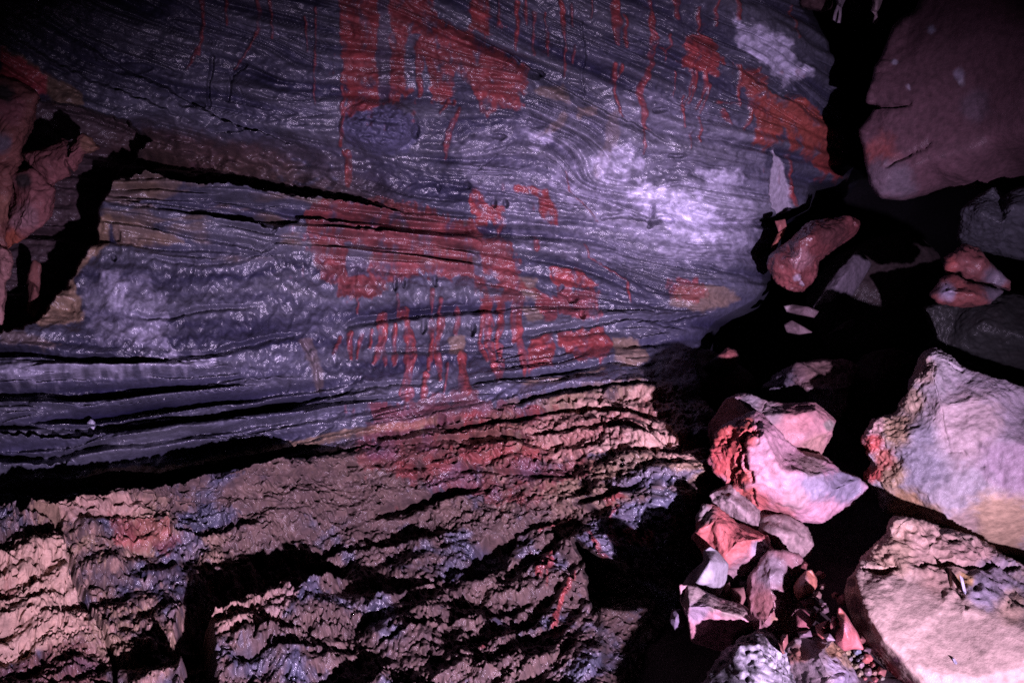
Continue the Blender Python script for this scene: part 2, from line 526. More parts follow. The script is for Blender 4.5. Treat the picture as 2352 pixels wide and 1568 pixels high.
shelf([(-40, 40), (120, 140), (250, 205), (340, 235), (450, 290)], .03, .03, 36, 60)
shelf([(150, 80), (300, 165), (400, 215), (520, 280), (640, 320), (720, 350)], .045, .05, 40, 50)
shelf([(90, 246), (200, 262), (300, 300), (400, 330), (520, 350)], -.02, -.05, 40, 50)
shelf([(225, 470), (262, 405), (340, 398), (470, 428), (640, 446), (800, 464), (905, 480), (1000, 505)], .055, .05, 60, 90, 20)
shelf([(430, 500), (520, 512), (620, 540), (700, 500), (850, 520)], .03, .03, 24, 30)
shelf([(-40, 1000), (150, 1004), (320, 985), (520, 955), (760, 930)], .05, .06, 26, 44)
shelf([(-40, 1062), (110, 1062), (190, 1050)], .02, .05, 24, 30)
shelf([(-40, 1252), (60, 1246), (130, 1226), (250, 1192), (330, 1160), (470, 1112), (620, 1078), (760, 1046), (900, 1012), (1010, 990)], .15, .16, 90, 150, 560)
ledge([(160, 1094), (240, 1080), (291, 1076), (362, 1080), (444, 1066), (530, 1050), (620, 1030), (750, 1012), (870, 992)], .05, .03, 12, 14)
shelf([(-40, 1250), (60, 1244), (130, 1224), (250, 1190), (330, 1158), (470, 1110), (620, 1076), (800, 1040)], .11, .16, 80, 150, 60)
shelf([(-40, 1118), (100, 1116), (220, 1104), (400, 1096), (560, 1062)], .015, .06, 40, 40)
shelf([(1000, 1000), (1150, 975), (1300, 950), (1450, 955), (1570, 985)], .014, .016, 24, 40)
shelf([(330, 1225), (400, 1262), (470, 1268), (560, 1240), (640, 1222)], 0.023, 0.028, 40, 40)
shelf([(860, 1196), (920, 1178), (1010, 1152), (1120, 1128)], 0.028, 0.038, 40, 50)
shelf([(700, 1275), (775, 1272), (850, 1264), (950, 1250), (1040, 1215)], 0.028, 0.038, 40, 46)
shelf([(1100, 1262), (1160, 1240), (1240, 1216), (1310, 1190)], 0.014, 0.023, 26, 30)
shelf([(840, 1405), (940, 1366), (1050, 1322), (1120, 1290), (1180, 1270)], 0.032, 0.046, 50, 60, 30)
shelf([(400, 1500), (472, 1466), (561, 1424), (636, 1388), (684, 1396), (752, 1356), (820, 1330)], 0.13, 0.15, 60, 120, 30)
shelf([(860, 1490), (980, 1450), (1100, 1430), (1200, 1400), (1280, 1420)], 0.019, 0.019, 26, 40)
shelf([(1100, 1490), (1200, 1452), (1290, 1420)], 0.014, 0.019, 22, 30)
shelf([(480, 1512), (640, 1486), (800, 1446), (900, 1440)], 0.009, 0.014, 14, 20)
shelf([(490, 1548), (640, 1524), (820, 1488), (940, 1478)], 0.009, 0.014, 14, 20)
shelf([(-40, 1345), (40, 1310), (115, 1298), (160, 1345), (215, 1420)], 0.032, 0.023, 40, 120)
shelf([(150, 1262), (260, 1250), (330, 1242), (420, 1290)], 0.014, 0.014, 16, 30)
shelf([(280, 1350), (360, 1340), (460, 1330), (560, 1330)], 0.014, 0.014, 20, 40)

# --- the dark hollow at the left and other deep recesses
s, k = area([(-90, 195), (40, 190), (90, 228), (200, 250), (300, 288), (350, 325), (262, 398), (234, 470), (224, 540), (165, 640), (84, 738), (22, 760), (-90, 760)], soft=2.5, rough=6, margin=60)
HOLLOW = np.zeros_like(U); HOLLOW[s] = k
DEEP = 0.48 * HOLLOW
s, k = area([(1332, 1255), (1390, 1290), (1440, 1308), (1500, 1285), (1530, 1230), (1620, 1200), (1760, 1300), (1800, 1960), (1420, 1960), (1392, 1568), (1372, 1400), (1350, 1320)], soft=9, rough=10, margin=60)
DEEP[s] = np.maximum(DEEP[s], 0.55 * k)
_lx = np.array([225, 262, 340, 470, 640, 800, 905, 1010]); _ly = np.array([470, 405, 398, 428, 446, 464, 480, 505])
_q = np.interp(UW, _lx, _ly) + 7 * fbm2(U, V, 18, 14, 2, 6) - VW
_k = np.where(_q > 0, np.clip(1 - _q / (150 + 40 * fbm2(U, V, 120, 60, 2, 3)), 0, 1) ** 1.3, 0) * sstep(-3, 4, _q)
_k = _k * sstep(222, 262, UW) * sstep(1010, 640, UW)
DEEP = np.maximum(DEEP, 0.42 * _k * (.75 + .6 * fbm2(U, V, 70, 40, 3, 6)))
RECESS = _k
s, k = area([(-90, 1110), (180, 1110), (300, 1105), (440, 1092), (330, 1150), (250, 1185), (130, 1220), (-90, 1235)], soft=26, rough=8, margin=70)
Hh[s] -= 0.06 * k
s, k = area([(580, 1290), (700, 1275), (800, 1300), (760, 1345), (680, 1385), (630, 1375), (560, 1410), (480, 1445), (400, 1480), (410, 1430), (520, 1385), (600, 1360)], soft=14, rough=8, margin=50)
Hh[s] -= 0.06 * k
s, k = area([(395, 1490), (470, 1462), (480, 1500), (488, 1568), (500, 1640), (430, 1640), (420, 1540)], soft=8, rough=6, margin=50)
Hh[s] -= 0.18 * k
s, k = area([(860, 1190), (900, 1160), (1010, 1126), (1100, 1118), (1000, 1160), (930, 1185)], soft=10, rough=6)
Hh[s] -= 0.05 * k
s, k = area([(1100, 1255), (1120, 1240), (1180, 1235), (1160, 1290), (1110, 1330), (1060, 1330)], soft=10, rough=6)
Hh[s] -= 0.09 * k
crack([(125, 1262), (138, 1320), (155, 1378), (198, 1418), (240, 1475), (262, 1530), (270, 1600)], 8, .05)
crack([(0, 1240), (60, 1255), (125, 1262)], 8, .05)
crack([(1384, 497), (1440, 492), (1480, 500), (1493, 511), (1520, 498), (1545, 504)], 7, .045)
crack([(1502, 478), (1494, 500), (1490, 518)], 6, .045)
crack([(1336, 51), (1342, 120), (1346, 137), (1339, 171), (1344, 232)], 3.2, .014)
crack([(1309, 345), (1302, 380), (1305, 420), (1330, 455), (1365, 490)], 3, .012)
crack([(1560, 640), (1520, 620), (1430, 610)], 3.5, .012)
crack([(486, 130), (480, 200), (478, 240)], 5, .03)
crack([(560, 150), (532, 175), (524, 230)], 6, .035)
crack([(1162, 340), (1130, 365), (1092, 388)], 2.6, .012)
crack([(1223, 328), (1240, 336), (1259, 337)], 4, .03)
crack([(700, 790), (725, 850), (735, 900)], 6, .012)
for h in [(956, 304, 11, 18, .06), (1230, 174, 20, 11, .05), (1151, 316, 18, 6, .04), (1514, 253, 22, 6, .04), (1558, 357, 20, 5, .035), (1008, 968, 15, 11, .07),
          (1315, 688, 14, 8, .05), (1336, 727, 7, 13, .05), (1086, 757, 6, 16, .05), (975, 752, 8, 14, .04), (1135, 468, 7, 10, .05), (1164, 470, 6, 11, .05),
          (272, 540, 9, 11, .05), (265, 594, 6, 7, .04), (345, 372, 16, 16, .10), (310, 462, 16, 6, .04), (1010, 430, 6, 12, .03), (1070, 425, 8, 10, .04),
          (905, 655, 5, 18, .03), (925, 650, 4, 14, .03), (1000, 650, 7, 14, .03), (660, 880, 5, 7, .03), (1510, 790, 10, 5, .02), (1285, 660, 8, 6, .03),
          (440, 240, 30, 10, .05), (300, 158, 50, 14, .05), (520, 295, 50, 10, .05)]:
    bump(h[0], h[1], h[2], h[3], -h[4], power=0.6)
# lumps
bump(872, 287, 92, 60, .085, power=0.6)
bump(640, 190, 120, 60, .030)
bump(1420, 372, 60, 46, .022)
bump(1240, 322, 40, 28, .016)
bump(1270, 230, 60, 42, .014)
bump(1500, 200, 30, 40, .016)
bump(955, 665, 24, 36, .030)
bump(1066, 668, 24, 34, .022)
bump(290, 670, 90, 60, .025)
bump(100, 1420, 140, 110, .05)
bump(1760, 110, 90, 60, .03)
bump(290, 1072, 80, 18, .03)
bump(1345, 252, 26, 14, .022)
s = window(760, 980, 210, 360)
Hh[s] += 0.045 * fbm2(U[s], V[s], 26, 22, 3, 3, .7) * np.clip(1.3 - ((U[s] - 872) / 95) ** 2 - ((V[s] - 287) / 66) ** 2, 0, 1)

# ------------------------------------------------------------------ surface colours: mineral films and crusts, plus some painted light and shade
tint = np.empty(U.shape + (3,), np.float32)
var = fbm2(U, V, 120, 60, 3, 2)[..., None]
tint[:] = GREY * (1 + 0.25 * var) + 0.012 * (L_wide[..., None])
tint *= (1 + 0.10 * L_mid[..., None])
gloss = 0.62 + 0.55 * fbm2(U, V, 90, 50, 4, 5, .6)


def blend(s, m, c, g=None):
    tint[s] = tint[s] * (1 - m[..., None]) + np.asarray(c, np.float32) * m[..., None]
    if g is not None:
        gloss[s] = gloss[s] * (1 - m) + g * m


ALL = (slice(None), slice(None))
# crumbly beds: brown, tan and pinkish grains, paler where light is painted in
g1 = fbm2(U, V, 20, 14, 3, 4); g2 = fbm2(U, V, 90, 60, 3, 1); g3 = fbm2(U, V, 9, 8, 2, 6)
blend(ALL, R_crumb * sstep(-0.6, -0.1, g2 + 0.3 * g1), BROWN * 1.05, 0.25)
warm_lit = np.clip(sstep(620, 330, U) * sstep(1150, 1260, V) + sstep(980, 1250, U) * sstep(1230, 1080, V) + .12, 0, 1)  # paints the reach of the light: bright corner and lobe, dim centre
blend(ALL, warm_lit * R_crumb * sstep(-0.12, 0.30, g1 + 0.4 * g2), PINKT, 0.22)
blend(ALL, warm_lit * R_crumb * 0.8 * sstep(0.12, 0.38, g2 + 0.5 * g3), TAN * 1.05, 0.25)
blend(ALL, R_crumb * 0.55 * sstep(0.34, 0.55, -g2 + 0.6 * g1 + .2 * g3), GREY * 1.1, 0.6)
for pts, c, mm, gg in [
    ([(-60, 1330), (60, 1300), (120, 1300), (150, 1370), (200, 1420), (200, 1480), (60, 1530), (-60, 1560)], np.array([.34, .215, .155]), .85, .1),
    ([(-60, 1560), (60, 1530), (200, 1490), (260, 1600), (-60, 1640)], RUST * 1.3, .6, .3),
    ([(470, 1470), (560, 1425), (640, 1390), (690, 1400), (640, 1460), (500, 1510)], PINKT * 1.5, .6, .1),
    ([(120, 1230), (230, 1200), (330, 1195), (320, 1225), (200, 1262), (140, 1270)], PINKT * 1.6, .7, .15),
    ([(1200, 985), (1330, 930), (1530, 890), (1575, 985), (1625, 1045), (1580, 1075), (1400, 1040), (1280, 1060)], PINKT * 2.1, .85, .15),  # pinkish tan, brightened to paint the lit lobe
    ([(1330, 1062), (1460, 1045), (1620, 1060), (1610, 1100), (1480, 1110), (1380, 1110)], TAN * 1.25, .7, .5),
    ([(1390, 1110), (1480, 1085), (1600, 1082), (1560, 1110), (1440, 1130)], GREY * 2.0, .7, .8),
    ([(1320, 1215), (1420, 1165), (1540, 1140), (1530, 1230), (1500, 1290), (1400, 1280), (1340, 1250)], GREY * 1.7, .75, .75),
    ([(1200, 880), (1320, 858), (1408, 832), (1330, 870), (1200, 905)], TAN * 1.1, .75, .8),
    ([(1100, 905), (1280, 875), (1420, 850), (1420, 880), (1280, 900), (1130, 925)], GREY * 1.7, .8, .85),
    ([(340, 1290), (460, 1260), (480, 1300), (380, 1330)], GREY * 1.5, .6, .7),
]:
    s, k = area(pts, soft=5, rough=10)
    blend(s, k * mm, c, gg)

s, k = area([(780, 285), (800, 250), (850, 232), (910, 240), (955, 275), (965, 320), (930, 350), (860, 350), (800, 335)], soft=6, rough=12)
blend(s, k * .85, np.array([.058, .056, .10]), .35)
# tan and ochre films
for pts, mm in [
    ([(0, 108), (50, 125), (105, 172), (190, 205), (200, 242), (130, 240), (95, 205), (40, 185), (0, 170)], .8),
    ([(230, 390), (420, 400), (420, 430), (300, 470), (240, 470)], .45),
    ([(75, 738), (150, 655), (210, 565), (230, 500), (262, 500), (250, 560), (215, 592), (170, 640), (190, 690), (192, 738), (100, 748)], .9),
    ([(250, 500), (330, 512), (420, 560), (330, 560), (270, 560)], .6),
    ([(170, 1090), (240, 1066), (300, 1058), (365, 1064), (450, 1055), (620, 1014), (870, 978), (1000, 962), (1000, 974), (760, 1010), (530, 1046), (360, 1078), (230, 1092)], .85),
    ([(1411, 777), (1470, 780), (1490, 820), (1450, 840), (1411, 820)], .7),
    ([(1192, 640), (1232, 644), (1240, 690), (1200, 690)], .6),
    ([(1200, 705), (1245, 705), (1245, 735), (1215, 735)], .6),
    ([(1222, 205), (1290, 195), (1305, 235), (1240, 215)], .45), ([(1330, 245), (1380, 245), (1375, 265), (1335, 272)], .7),
    ([(1270, 285), (1300, 250), (1306, 260), (1290, 300), (1230, 320)], .5),
    ([(1395, 255), (1420, 250), (1420, 330), (1370, 410), (1355, 400), (1390, 320)], .35),
    ([(690, 790), (720, 780), (745, 880), (730, 890)], .25), ([(300, 820), (330, 818), (330, 845), (305, 840)], .4),
    ([(1560, 655), (1660, 660), (1700, 690), (1620, 715), (1540, 700)], .55),
    ([(1030, 780), (1070, 775), (1065, 815), (1035, 815)], .6),
    ([(0, 755), (60, 765), (140, 790), (100, 800), (0, 785)], .35),
]:
    s, k = area(pts, soft=4, rough=7)
    blend(s, k * mm, TAN * (1 + 0.3 * g1[s][..., None]), 0.45)
blend(ALL, R_lamel * 0.55 * sstep(0.0, 0.4, fbm2(U, V, 90, 22, 3, 3) - 0.15 * (U - 500) / 400), TAN * 0.7, 0.8)
# pale crusts; the lamp's hot spot and a highlight painted as pale tint
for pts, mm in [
    ([(1470, 425), (1560, 435), (1640, 470), (1678, 525), (1625, 560), (1540, 535), (1500, 490), (1440, 450)], .95),  # white crust, made paler to paint the lamp's hot spot
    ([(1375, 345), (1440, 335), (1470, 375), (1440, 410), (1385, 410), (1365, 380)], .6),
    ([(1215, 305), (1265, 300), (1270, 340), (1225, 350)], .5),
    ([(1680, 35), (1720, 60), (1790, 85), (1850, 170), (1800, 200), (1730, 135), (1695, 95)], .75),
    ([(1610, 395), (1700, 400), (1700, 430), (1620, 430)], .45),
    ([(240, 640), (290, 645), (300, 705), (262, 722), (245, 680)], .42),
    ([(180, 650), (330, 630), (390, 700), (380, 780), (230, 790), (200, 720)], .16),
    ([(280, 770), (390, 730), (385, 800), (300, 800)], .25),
    ([(-30, 830), (260, 830), (500, 815), (500, 845), (250, 860), (-30, 880)], .30),  # pale band painting the highlight along the bench
    ([(1480, 430), (1700, 400), (1740, 560), (1560, 600), (1400, 520), (1250, 420), (1300, 330)], .26),  # lighter wash painting the glow around the hot spot
    ([(1040, 330), (1250, 250), (1500, 210), (1760, 300), (1770, 480), (1740, 600), (1500, 620), (1200, 560), (1080, 440)], .13),  # grey film lightened to paint the outer glow
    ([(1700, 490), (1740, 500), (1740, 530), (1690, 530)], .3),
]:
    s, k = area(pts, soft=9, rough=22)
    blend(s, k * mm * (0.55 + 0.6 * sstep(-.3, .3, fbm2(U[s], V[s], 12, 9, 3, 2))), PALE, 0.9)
# the freshly broken triangular scar
s, k = area([(1784, 342), (1801, 376), (1818, 438), (1811, 479), (1784, 496), (1767, 472), (1770, 410)], soft=2, rough=3)
blend(s, k, np.array([.24, .21, .26]), .2)
Hh[s] = Hh[s] * (1 - .7 * k) - .012 * k
# brown rust in the lamellae and the dark upper hollow
s, k = area([(330, 300), (560, 330), (690, 380), (640, 400), (480, 400), (330, 380)], soft=20, rough=20)
blend(s, k * .6, RUST, .5)
s, k = area([(0, 108), (45, 130), (105, 175), (105, 218), (60, 215), (0, 190)], soft=5, rough=6)
blend(s, k * .8, np.array([.34, .05, .06]), .8)

# ---- red iron crusts and drips
RM = np.zeros_like(U)          # red mask
DK = np.zeros_like(U)          # how dull the red is


def red_area(pts, m=1.0, dull=0.0, rough=7, holes=0.25):
    s, k = area(pts, soft=13, rough=rough * 1.6, k=3)
    streak = .55 * (.6 * vn2((U[s] + .5 * wx[s]) / 9, V[s] / 85, 4) + .4 * vn2((U[s] + .5 * wx[s]) / 4.5, V[s] / 50, 5)) + .25 * fbm2(U[s], V[s], 26, 9, 2, 6) + .30 * fbm2(UW[s], VW[s], 55, 50, 2, 1) + .04 * L_mid[s]
    k = sstep(.30, .70, k * (1.15 - .55 * holes) + streak * (.55 + holes) * (1 - .25 * k))
    RM[s] = np.maximum(RM[s], k * m)
    DK[s] = np.maximum(DK[s], k * dull)


def drip(pts, wid, m=1.0, dull=0.0):
    xs, ys = [p[0] for p in pts], [p[1] for p in pts]
    mg = max(wid) + 12
    s = window(min(xs) - mg, max(xs) + mg, min(ys) - mg, max(ys) + mg)
    x = U[s] + 0.8 * wx[s] + 2.2 * vn2(U[s] / 9, V[s] / 22, 3)
    y = V[s] + 2.5 * vn2(U[s] / 5, V[s] / 9, 5)
    d, w = seg_dist(x, y, pts, [a * .5 for a in wid])
    w = w * (1 + .5 * vn2(U[s] / 40, V[s] / 26, 4))
    k = sstep(1.8, -1.8, d - w) * (.75 + .35 * vn2(U[s] / 8, V[s] / 30, 2))
    k = np.clip(k, 0, 1)
    RM[s] = np.maximum(RM[s], k * m)
    DK[s] = np.maximum(DK[s], k * dull)
    Hh[s] += 0.006 * np.clip(1 - (d / (w + 2)) ** 2, 0, 1)


red_area([(775, -40), (985, -40), (1000, 40), (1090, 92), (1185, 145), (1215, 168), (1190, 262), (1150, 250), (1120, 272), (1090, 200), (1050, 170), (1040, 240), (1000, 232), (975, 140), (945, 110), (940, 215), (880, 235), (800, 262), (790, 200)], .95, .35, 8, .30)
red_area([(1076, -20), (1130, -20), (1122, 80), (1100, 70), (1085, 60)], 1, .3)
red_area([(1568, 82), (1633, 85), (1661, 137), (1661, 178), (1620, 165), (1582, 164), (1575, 137)], 1, .15)
red_area([(1695, 147), (1740, 178), (1787, 225), (1849, 225), (1876, 246), (1910, 291), (1935, 359), (1924, 404), (1897, 386), (1866, 376), (1845, 359), (1842, 298), (1832, 342), (1818, 356), (1815, 308), (1794, 284), (1787, 335), (1760, 342), (1729, 328), (1740, 274), (1719, 239)], 1, .15, 7, .22)
red_area([(1182, 424), (1212, 430), (1216, 442), (1185, 440)], 1, .1, 3, 0)
red_area([(1212, 428), (1255, 435), (1262, 455), (1270, 478), (1278, 515), (1262, 515), (1245, 490), (1240, 455)], 1, .1, 3, 0)
red_area([(1080, 430), (1100, 440), (1120, 470), (1155, 475), (1160, 520), (1145, 540), (1130, 500), (1110, 540), (1095, 510), (1070, 465)], 1, .15, 5, .1)
red_area([(690, 480), (775, 450), (890, 455), (1000, 490), (1085, 505), (1160, 540), (1192, 600), (1202, 664), (1195, 700), (1103, 697), (1090, 655), (1028, 637), (940, 630), (843, 690), (775, 690), (740, 600)], .92, .72, 10, .22)
red_area([(1216, 777), (1261, 763), (1278, 801), (1264, 835), (1220, 852), (1213, 818)], 1, .05, 4, .12)
red_area([(1285, 763), (1384, 753), (1411, 791), (1384, 825), (1329, 825), (1281, 791)], 1, .0, 5, .12)
red_area([(1199, 660), (1254, 681), (1281, 688), (1274, 736), (1247, 739), (1230, 681)], .8, .1, 4, .0)
red_area([(1281, 664), (1377, 668), (1377, 736), (1336, 742), (1285, 720)], .75, .05, 5, .15)
red_area([(1261, 616), (1329, 616), (1370, 654), (1322, 664), (1278, 650)], 1, .2, 4, 0)
red_area([(1530, 645), (1600, 640), (1630, 690), (1590, 700), (1545, 690)], .7, .15, 6, .1)
red_area([(1069, 951), (1103, 951), (1103, 979), (1069, 979)], .9, .2)
red_area([(1186, 955), (1230, 940), (1261, 948), (1250, 970), (1190, 975)], .95, .1, 5, .1)
red_area([(1040, 1030), (1175, 1020), (1240, 1030), (1235, 1062), (1070, 1066)], .9, .25, 7, .15)
red_area([(905, 1062), (963, 1068), (960, 1102), (915, 1100)], .85, .3)
red_area([(1162, 1105), (1220, 1110), (1226, 1138), (1170, 1142)], .85, .25)
red_area([(975, 1052), (1032, 1046), (1034, 1080), (982, 1080)], .8, .3)
red_area([(1180, 1062), (1363, 1055), (1366, 1088), (1200, 1090)], .6, .2, 8, .3)
red_area([(1400, 1222), (1500, 1215), (1498, 1245), (1450, 1258), (1420, 1255)], 1, .1, 6, .1)
red_area([(1223, 1272), (1265, 1262), (1272, 1300), (1240, 1325), (1225, 1300)], .95, .15, 5, .05)
red_area([(1380, 1140), (1430, 1125), (1450, 1150), (1400, 1165)], .8, .1, 6, .15)
red_area([(1060, 960), (1250, 990), (1420, 960), (1530, 900), (1540, 940), (1420, 1020), (1200, 1040), (1050, 1010)], .6, .3, 12, .35)
red_area([(860, 940), (1100, 920), (1330, 960), (1380, 1080), (1200, 1170), (980, 1120), (820, 1060)], .5, .55, 14, .40)
red_area([(240, 1240), (330, 1235), (420, 1270), (380, 1310), (260, 1300)], .6, .3, 12, .25)
red_area([(700, 540), (780, 560), (790, 690), (735, 640)], .7, .5, 10, .3)
red_area([(850, 930), (1000, 915), (1100, 905), (1110, 950), (900, 1000)], .55, .5, 10, .25)
red_area([(0, 1380), (30, 1390), (20, 1420), (-20, 1420)], .4, .3)
for pts, wid in [
    ([(465, -20), (466, 60), (455, 125)], (9, 8, 4)), ([(590, -20), (595, 70), (560, 130), (535, 160)], (8, 6, 5, 2)), ([(620, -20), (625, 90)], (7, 4)),
    ([(455, 110), (432, 160)], (6, 3)), ([(520, -20), (522, 60)], (8, 3)), ([(722, 20), (726, 240)], (4, 3)), ([(700, 40), (704, 120)], (4, 2)),
    ([(1060, 250), (1032, 300), (1020, 365)], (10, 11, 6)), ([(1035, 230), (1012, 260)], (8, 4)), ([(797, 350), (799, 425)], (13, 11)), ([(788, 200), (785, 335)], (7, 5)),
    ([(1148, -20), (1148, 60)], (5, 4)), ([(1189, 5), (1192, 60), (1187, 112)], (13, 10, 5)), ([(1228, 30), (1223, 125)], (6, 4)), ([(1250, 30), (1254, 110)], (5, 3)),
    ([(1257, 60), (1257, 127)], (4, 3)), ([(1286, -20), (1294, 55), (1298, 113), (1298, 178)], (12, 10, 6, 3)), ([(1312, 10), (1315, 60)], (5, 3)), ([(1322, 108), (1319, 148)], (5, 3)),
    ([(1208, -20), (1210, 60)], (8, 3)), ([(1360, -20), (1362, 40)], (6, 3)),
    ([(1414, -20), (1418, 41), (1421, 102)], (20, 20, 8)), ([(1437, 38), (1440, 108)], (9, 5)), ([(1414, 147), (1411, 212), (1421, 253), (1429, 268)], (8, 7, 4, 2)), ([(1427, 150), (1421, 178)], (7, 3)),
    ([(1497, -20), (1500, 51), (1502, 103), (1497, 147), (1479, 192), (1469, 219), (1476, 260), (1479, 291), (1478, 354)], (9, 14, 17, 14, 12, 14, 12, 11, 3)),
    ([(1538, 79), (1532, 137)], (6, 3)), ([(1555, 164), (1548, 222)], (4, 2)), ([(1572, 222), (1568, 290)], (6, 3)), ([(1520, 110), (1560, 140)], (3, 2)),
    ([(1582, 103), (1572, 154)], (7, 4)), ([(1599, 113), (1596, 192), (1572, 258)], (7, 6, 4)), ([(1611, 130), (1603, 198), (1587, 240)], (8, 7, 4)),
    ([(1630, 137), (1630, 192), (1616, 222), (1606, 250)], (12, 10, 6, 4)), ([(1637, 192), (1613, 262)], (6, 3)), ([(1702, 154), (1700, 242)], (7, 6)), ([(1606, 270), (1604, 325)], (7, 4)),
    ([(1584, 304), (1580, 340)], (4, 2)), ([(1822, 359), (1818, 404), (1820, 470)], (10, 8, 9)), ([(1685, -20), (1690, 45)], (16, 8)), ([(1818, 15), (1822, 88)], (8, 6)),
    ([(1550, -20), (1560, 40)], (16, 10)), ([(1733, 164), (1726, 260), (1712, 298)], (12, 10, 4)), ([(1664, 256), (1685, 284)], (18, 10)), ([(1650, 235), (1700, 238)], (6, 6)),
    ([(1752, 200), (1745, 320)], (9, 5)), ([(1770, 225), (1768, 335)], (7, 5)), ([(1600, 20), (1606, 90)], (7, 5)), ([(1640, 0), (1645, 60)], (6, 4)),
    ([(874, 735), (878, 791), (860, 835)], (26, 22, 6)), ([(880, 785), (886, 840)], (14, 7)), ([(925, 720), (946, 791), (936, 859), (932, 918)], (22, 20, 24, 28)), ([(905, 750), (907, 838)], (10, 6)),
    ([(990, 726), (994, 784), (984, 852)], (10, 8, 8)), ([(1011, 722), (1004, 811), (1008, 878)], (14, 13, 6)), ([(1049, 716), (1045, 765)], (16, 10)), ([(1062, 808), (1059, 845), (1066, 900)], (16, 18, 28)),
    ([(977, 862), (968, 916)], (16, 11)), ([(1028, 840), (1018, 905)], (6, 4)), ([(1117, 706), (1120, 756), (1122, 795)], (38, 18, 8)), ([(1107, 725), (1104, 795)], (9, 5)),
    ([(1151, 704), (1148, 756), (1143, 795)], (20, 11, 5)), ([(1189, 700), (1188, 735), (1190, 772)], (28, 24, 28)), ([(1107, 795), (1117, 828)], (9, 6)), ([(1129, 792), (1131, 825), (1134, 856)], (13, 13, 10)),
    ([(1151, 795), (1150, 824)], (10, 8)), ([(1196, 780), (1202, 811), (1209, 855)], (18, 17, 15)), ([(1151, 830), (1144, 862)], (16, 16)), ([(819, 630), (819, 724)], (8, 5)), ([(908, 680), (910, 724)], (8, 5)),
    ([(990, 670), (992, 715)], (12, 6)), ([(1012, 690), (1010, 720)], (6, 5)), ([(802, 770), (806, 828)], (11, 6)), ([(830, 770), (819, 824)], (9, 4)), ([(780, 775), (768, 815)], (8, 4)), ([(850, 760), (848, 800)], (7, 4)),
    ([(1319, 1320), (1288, 1375), (1271, 1436)], (12, 18, 10)), ([(1107, 1498), (1151, 1457), (1199, 1437)], (7, 7, 5)), ([(1363, 1224), (1392, 1282)], (8, 16)), ([(1243, 1218), (1308, 1190)], (8, 6)),
    ([(1405, 1222), (1411, 1190), (1428, 1168)], (12, 7, 7)), ([(1258, 1300), (1255, 1345)], (8, 4)), ([(1345, 560), (1352, 590), (1385, 610), (1437, 640)], (4, 4, 3, 3)),
    ([(1231, 545), (1230, 572)], (12, 10)), ([(1480, 290), (1490, 300)], (5, 3)), ([(1300, 395), (1312, 440), (1350, 480), (1372, 510)], (3, 3, 3, 3)), ([(1440, 645), (1448, 690)], (5, 5)),
    ([(1130, 130), (1112, 180), (1110, 255)], (30, 30, 14)), ([(1010, 80), (1030, 190)], (30, 24)), ([(960, 60), (965, 220)], (20, 14)), ([(820, 40), (826, 240)], (36, 30)),
]:
    drip(pts, wid)
# grey windows inside the red
for pts in [[(1079, 575), (1103, 578), (1113, 630), (1148, 650), (1137, 657), (1090, 633)], [(936, 640), (952, 632), (975, 650), (978, 695), (940, 695), (930, 665)],
            [(1050, 645), (1068, 636), (1088, 645), (1087, 698), (1048, 698)], [(868, -20), (892, -20), (898, 120), (890, 232), (868, 236)], [(1095, 520), (1150, 512), (1140, 540), (1110, 548)],
            [(790, 560), (850, 565), (845, 640), (800, 640)], [(1120, 665), (1155, 668), (1150, 690), (1122, 688)], [(930, 75), (968, 80), (950, 110), (945, 200), (930, 205)]]:
    s, k = area(pts, soft=3, rough=5)
    RM[s] *= 1 - .9 * k
redc = RED * (1 - 0.62 * DK[..., None]) + RUST * (0.35 * DK[..., None])
RM = .92 * RM * (.18 + .82 * sstep(-.55, .25, fbm2(U, V, 20, 30, 3, 2) + 0.35 * fbm2(U, V, 6, 8, 2, 4) + .25))
redc = redc * (1 + 0.18 * L_mid[..., None] * (RM[..., None] > 0)) * (1 + 0.45 * fbm2(U, V, 34, 26, 3, 1)[..., None])
orr = sstep(1640, 1800, U) * sstep(420, 300, V)
redc = redc * (1 - .5 * orr[..., None]) + ORANGE * .5 * orr[..., None]
tint = tint * (1 - RM[..., None]) + redc * RM[..., None]
gloss = gloss * (1 - RM) + (0.62 - 0.25 * DK) * RM
Hh += 0.0035 * RM * (1 + 0.6 * fbm2(U, V, 9, 9, 2, 5))
# shade painted into the hollow and, over dark rusty rock, into the recess
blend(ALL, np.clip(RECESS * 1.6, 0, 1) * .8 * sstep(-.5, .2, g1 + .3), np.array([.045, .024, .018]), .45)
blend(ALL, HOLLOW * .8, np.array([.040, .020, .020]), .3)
gloss = np.clip(gloss + 0.1 * g3, 0, 1)

# ------------------------------------------------------------------ right-hand edge of the wall: it turns away into the passage
edge = [(1760, -400), (1805, -60), (1832, 0), (1868, 60), (1895, 100), (1915, 150), (1925, 215), (1935, 300), (1945, 380), (1920, 415), (1860, 420), (1842, 470), (1795, 492), (1768, 510), (1772, 560), (1755, 610), (1752, 660),
        (1730, 692), (1645, 736), (1612, 775), (1600, 840), (1620, 920), (1660, 1000), (1665, 1060), (1650, 1120), (1640, 1200), (1640, 1320), (1660, 1450), (1680, 1600), (1700, 1900), (-2000, 1900), (-2000, -400)]
ed = poly_sd(U + .35 * wx, V + .35 * wy, edge)
out = np.maximum(0, -ed)
D = D + 0.10 * np.clip(1 - np.maximum(ed, 0) / 70, 0, 1) ** 2
Hh = Hh * np.clip(1 - out / 25, 0, 1)
D = D + np.where(out > 0, 0.035 * out + 0.0006 * out ** 2, 0).astype(np.float32)
KEEP = (out < 46)

# ------------------------------------------------------------------ build it
D = D + DEEP.astype(np.float32)
P0 = pt(U, V, D)


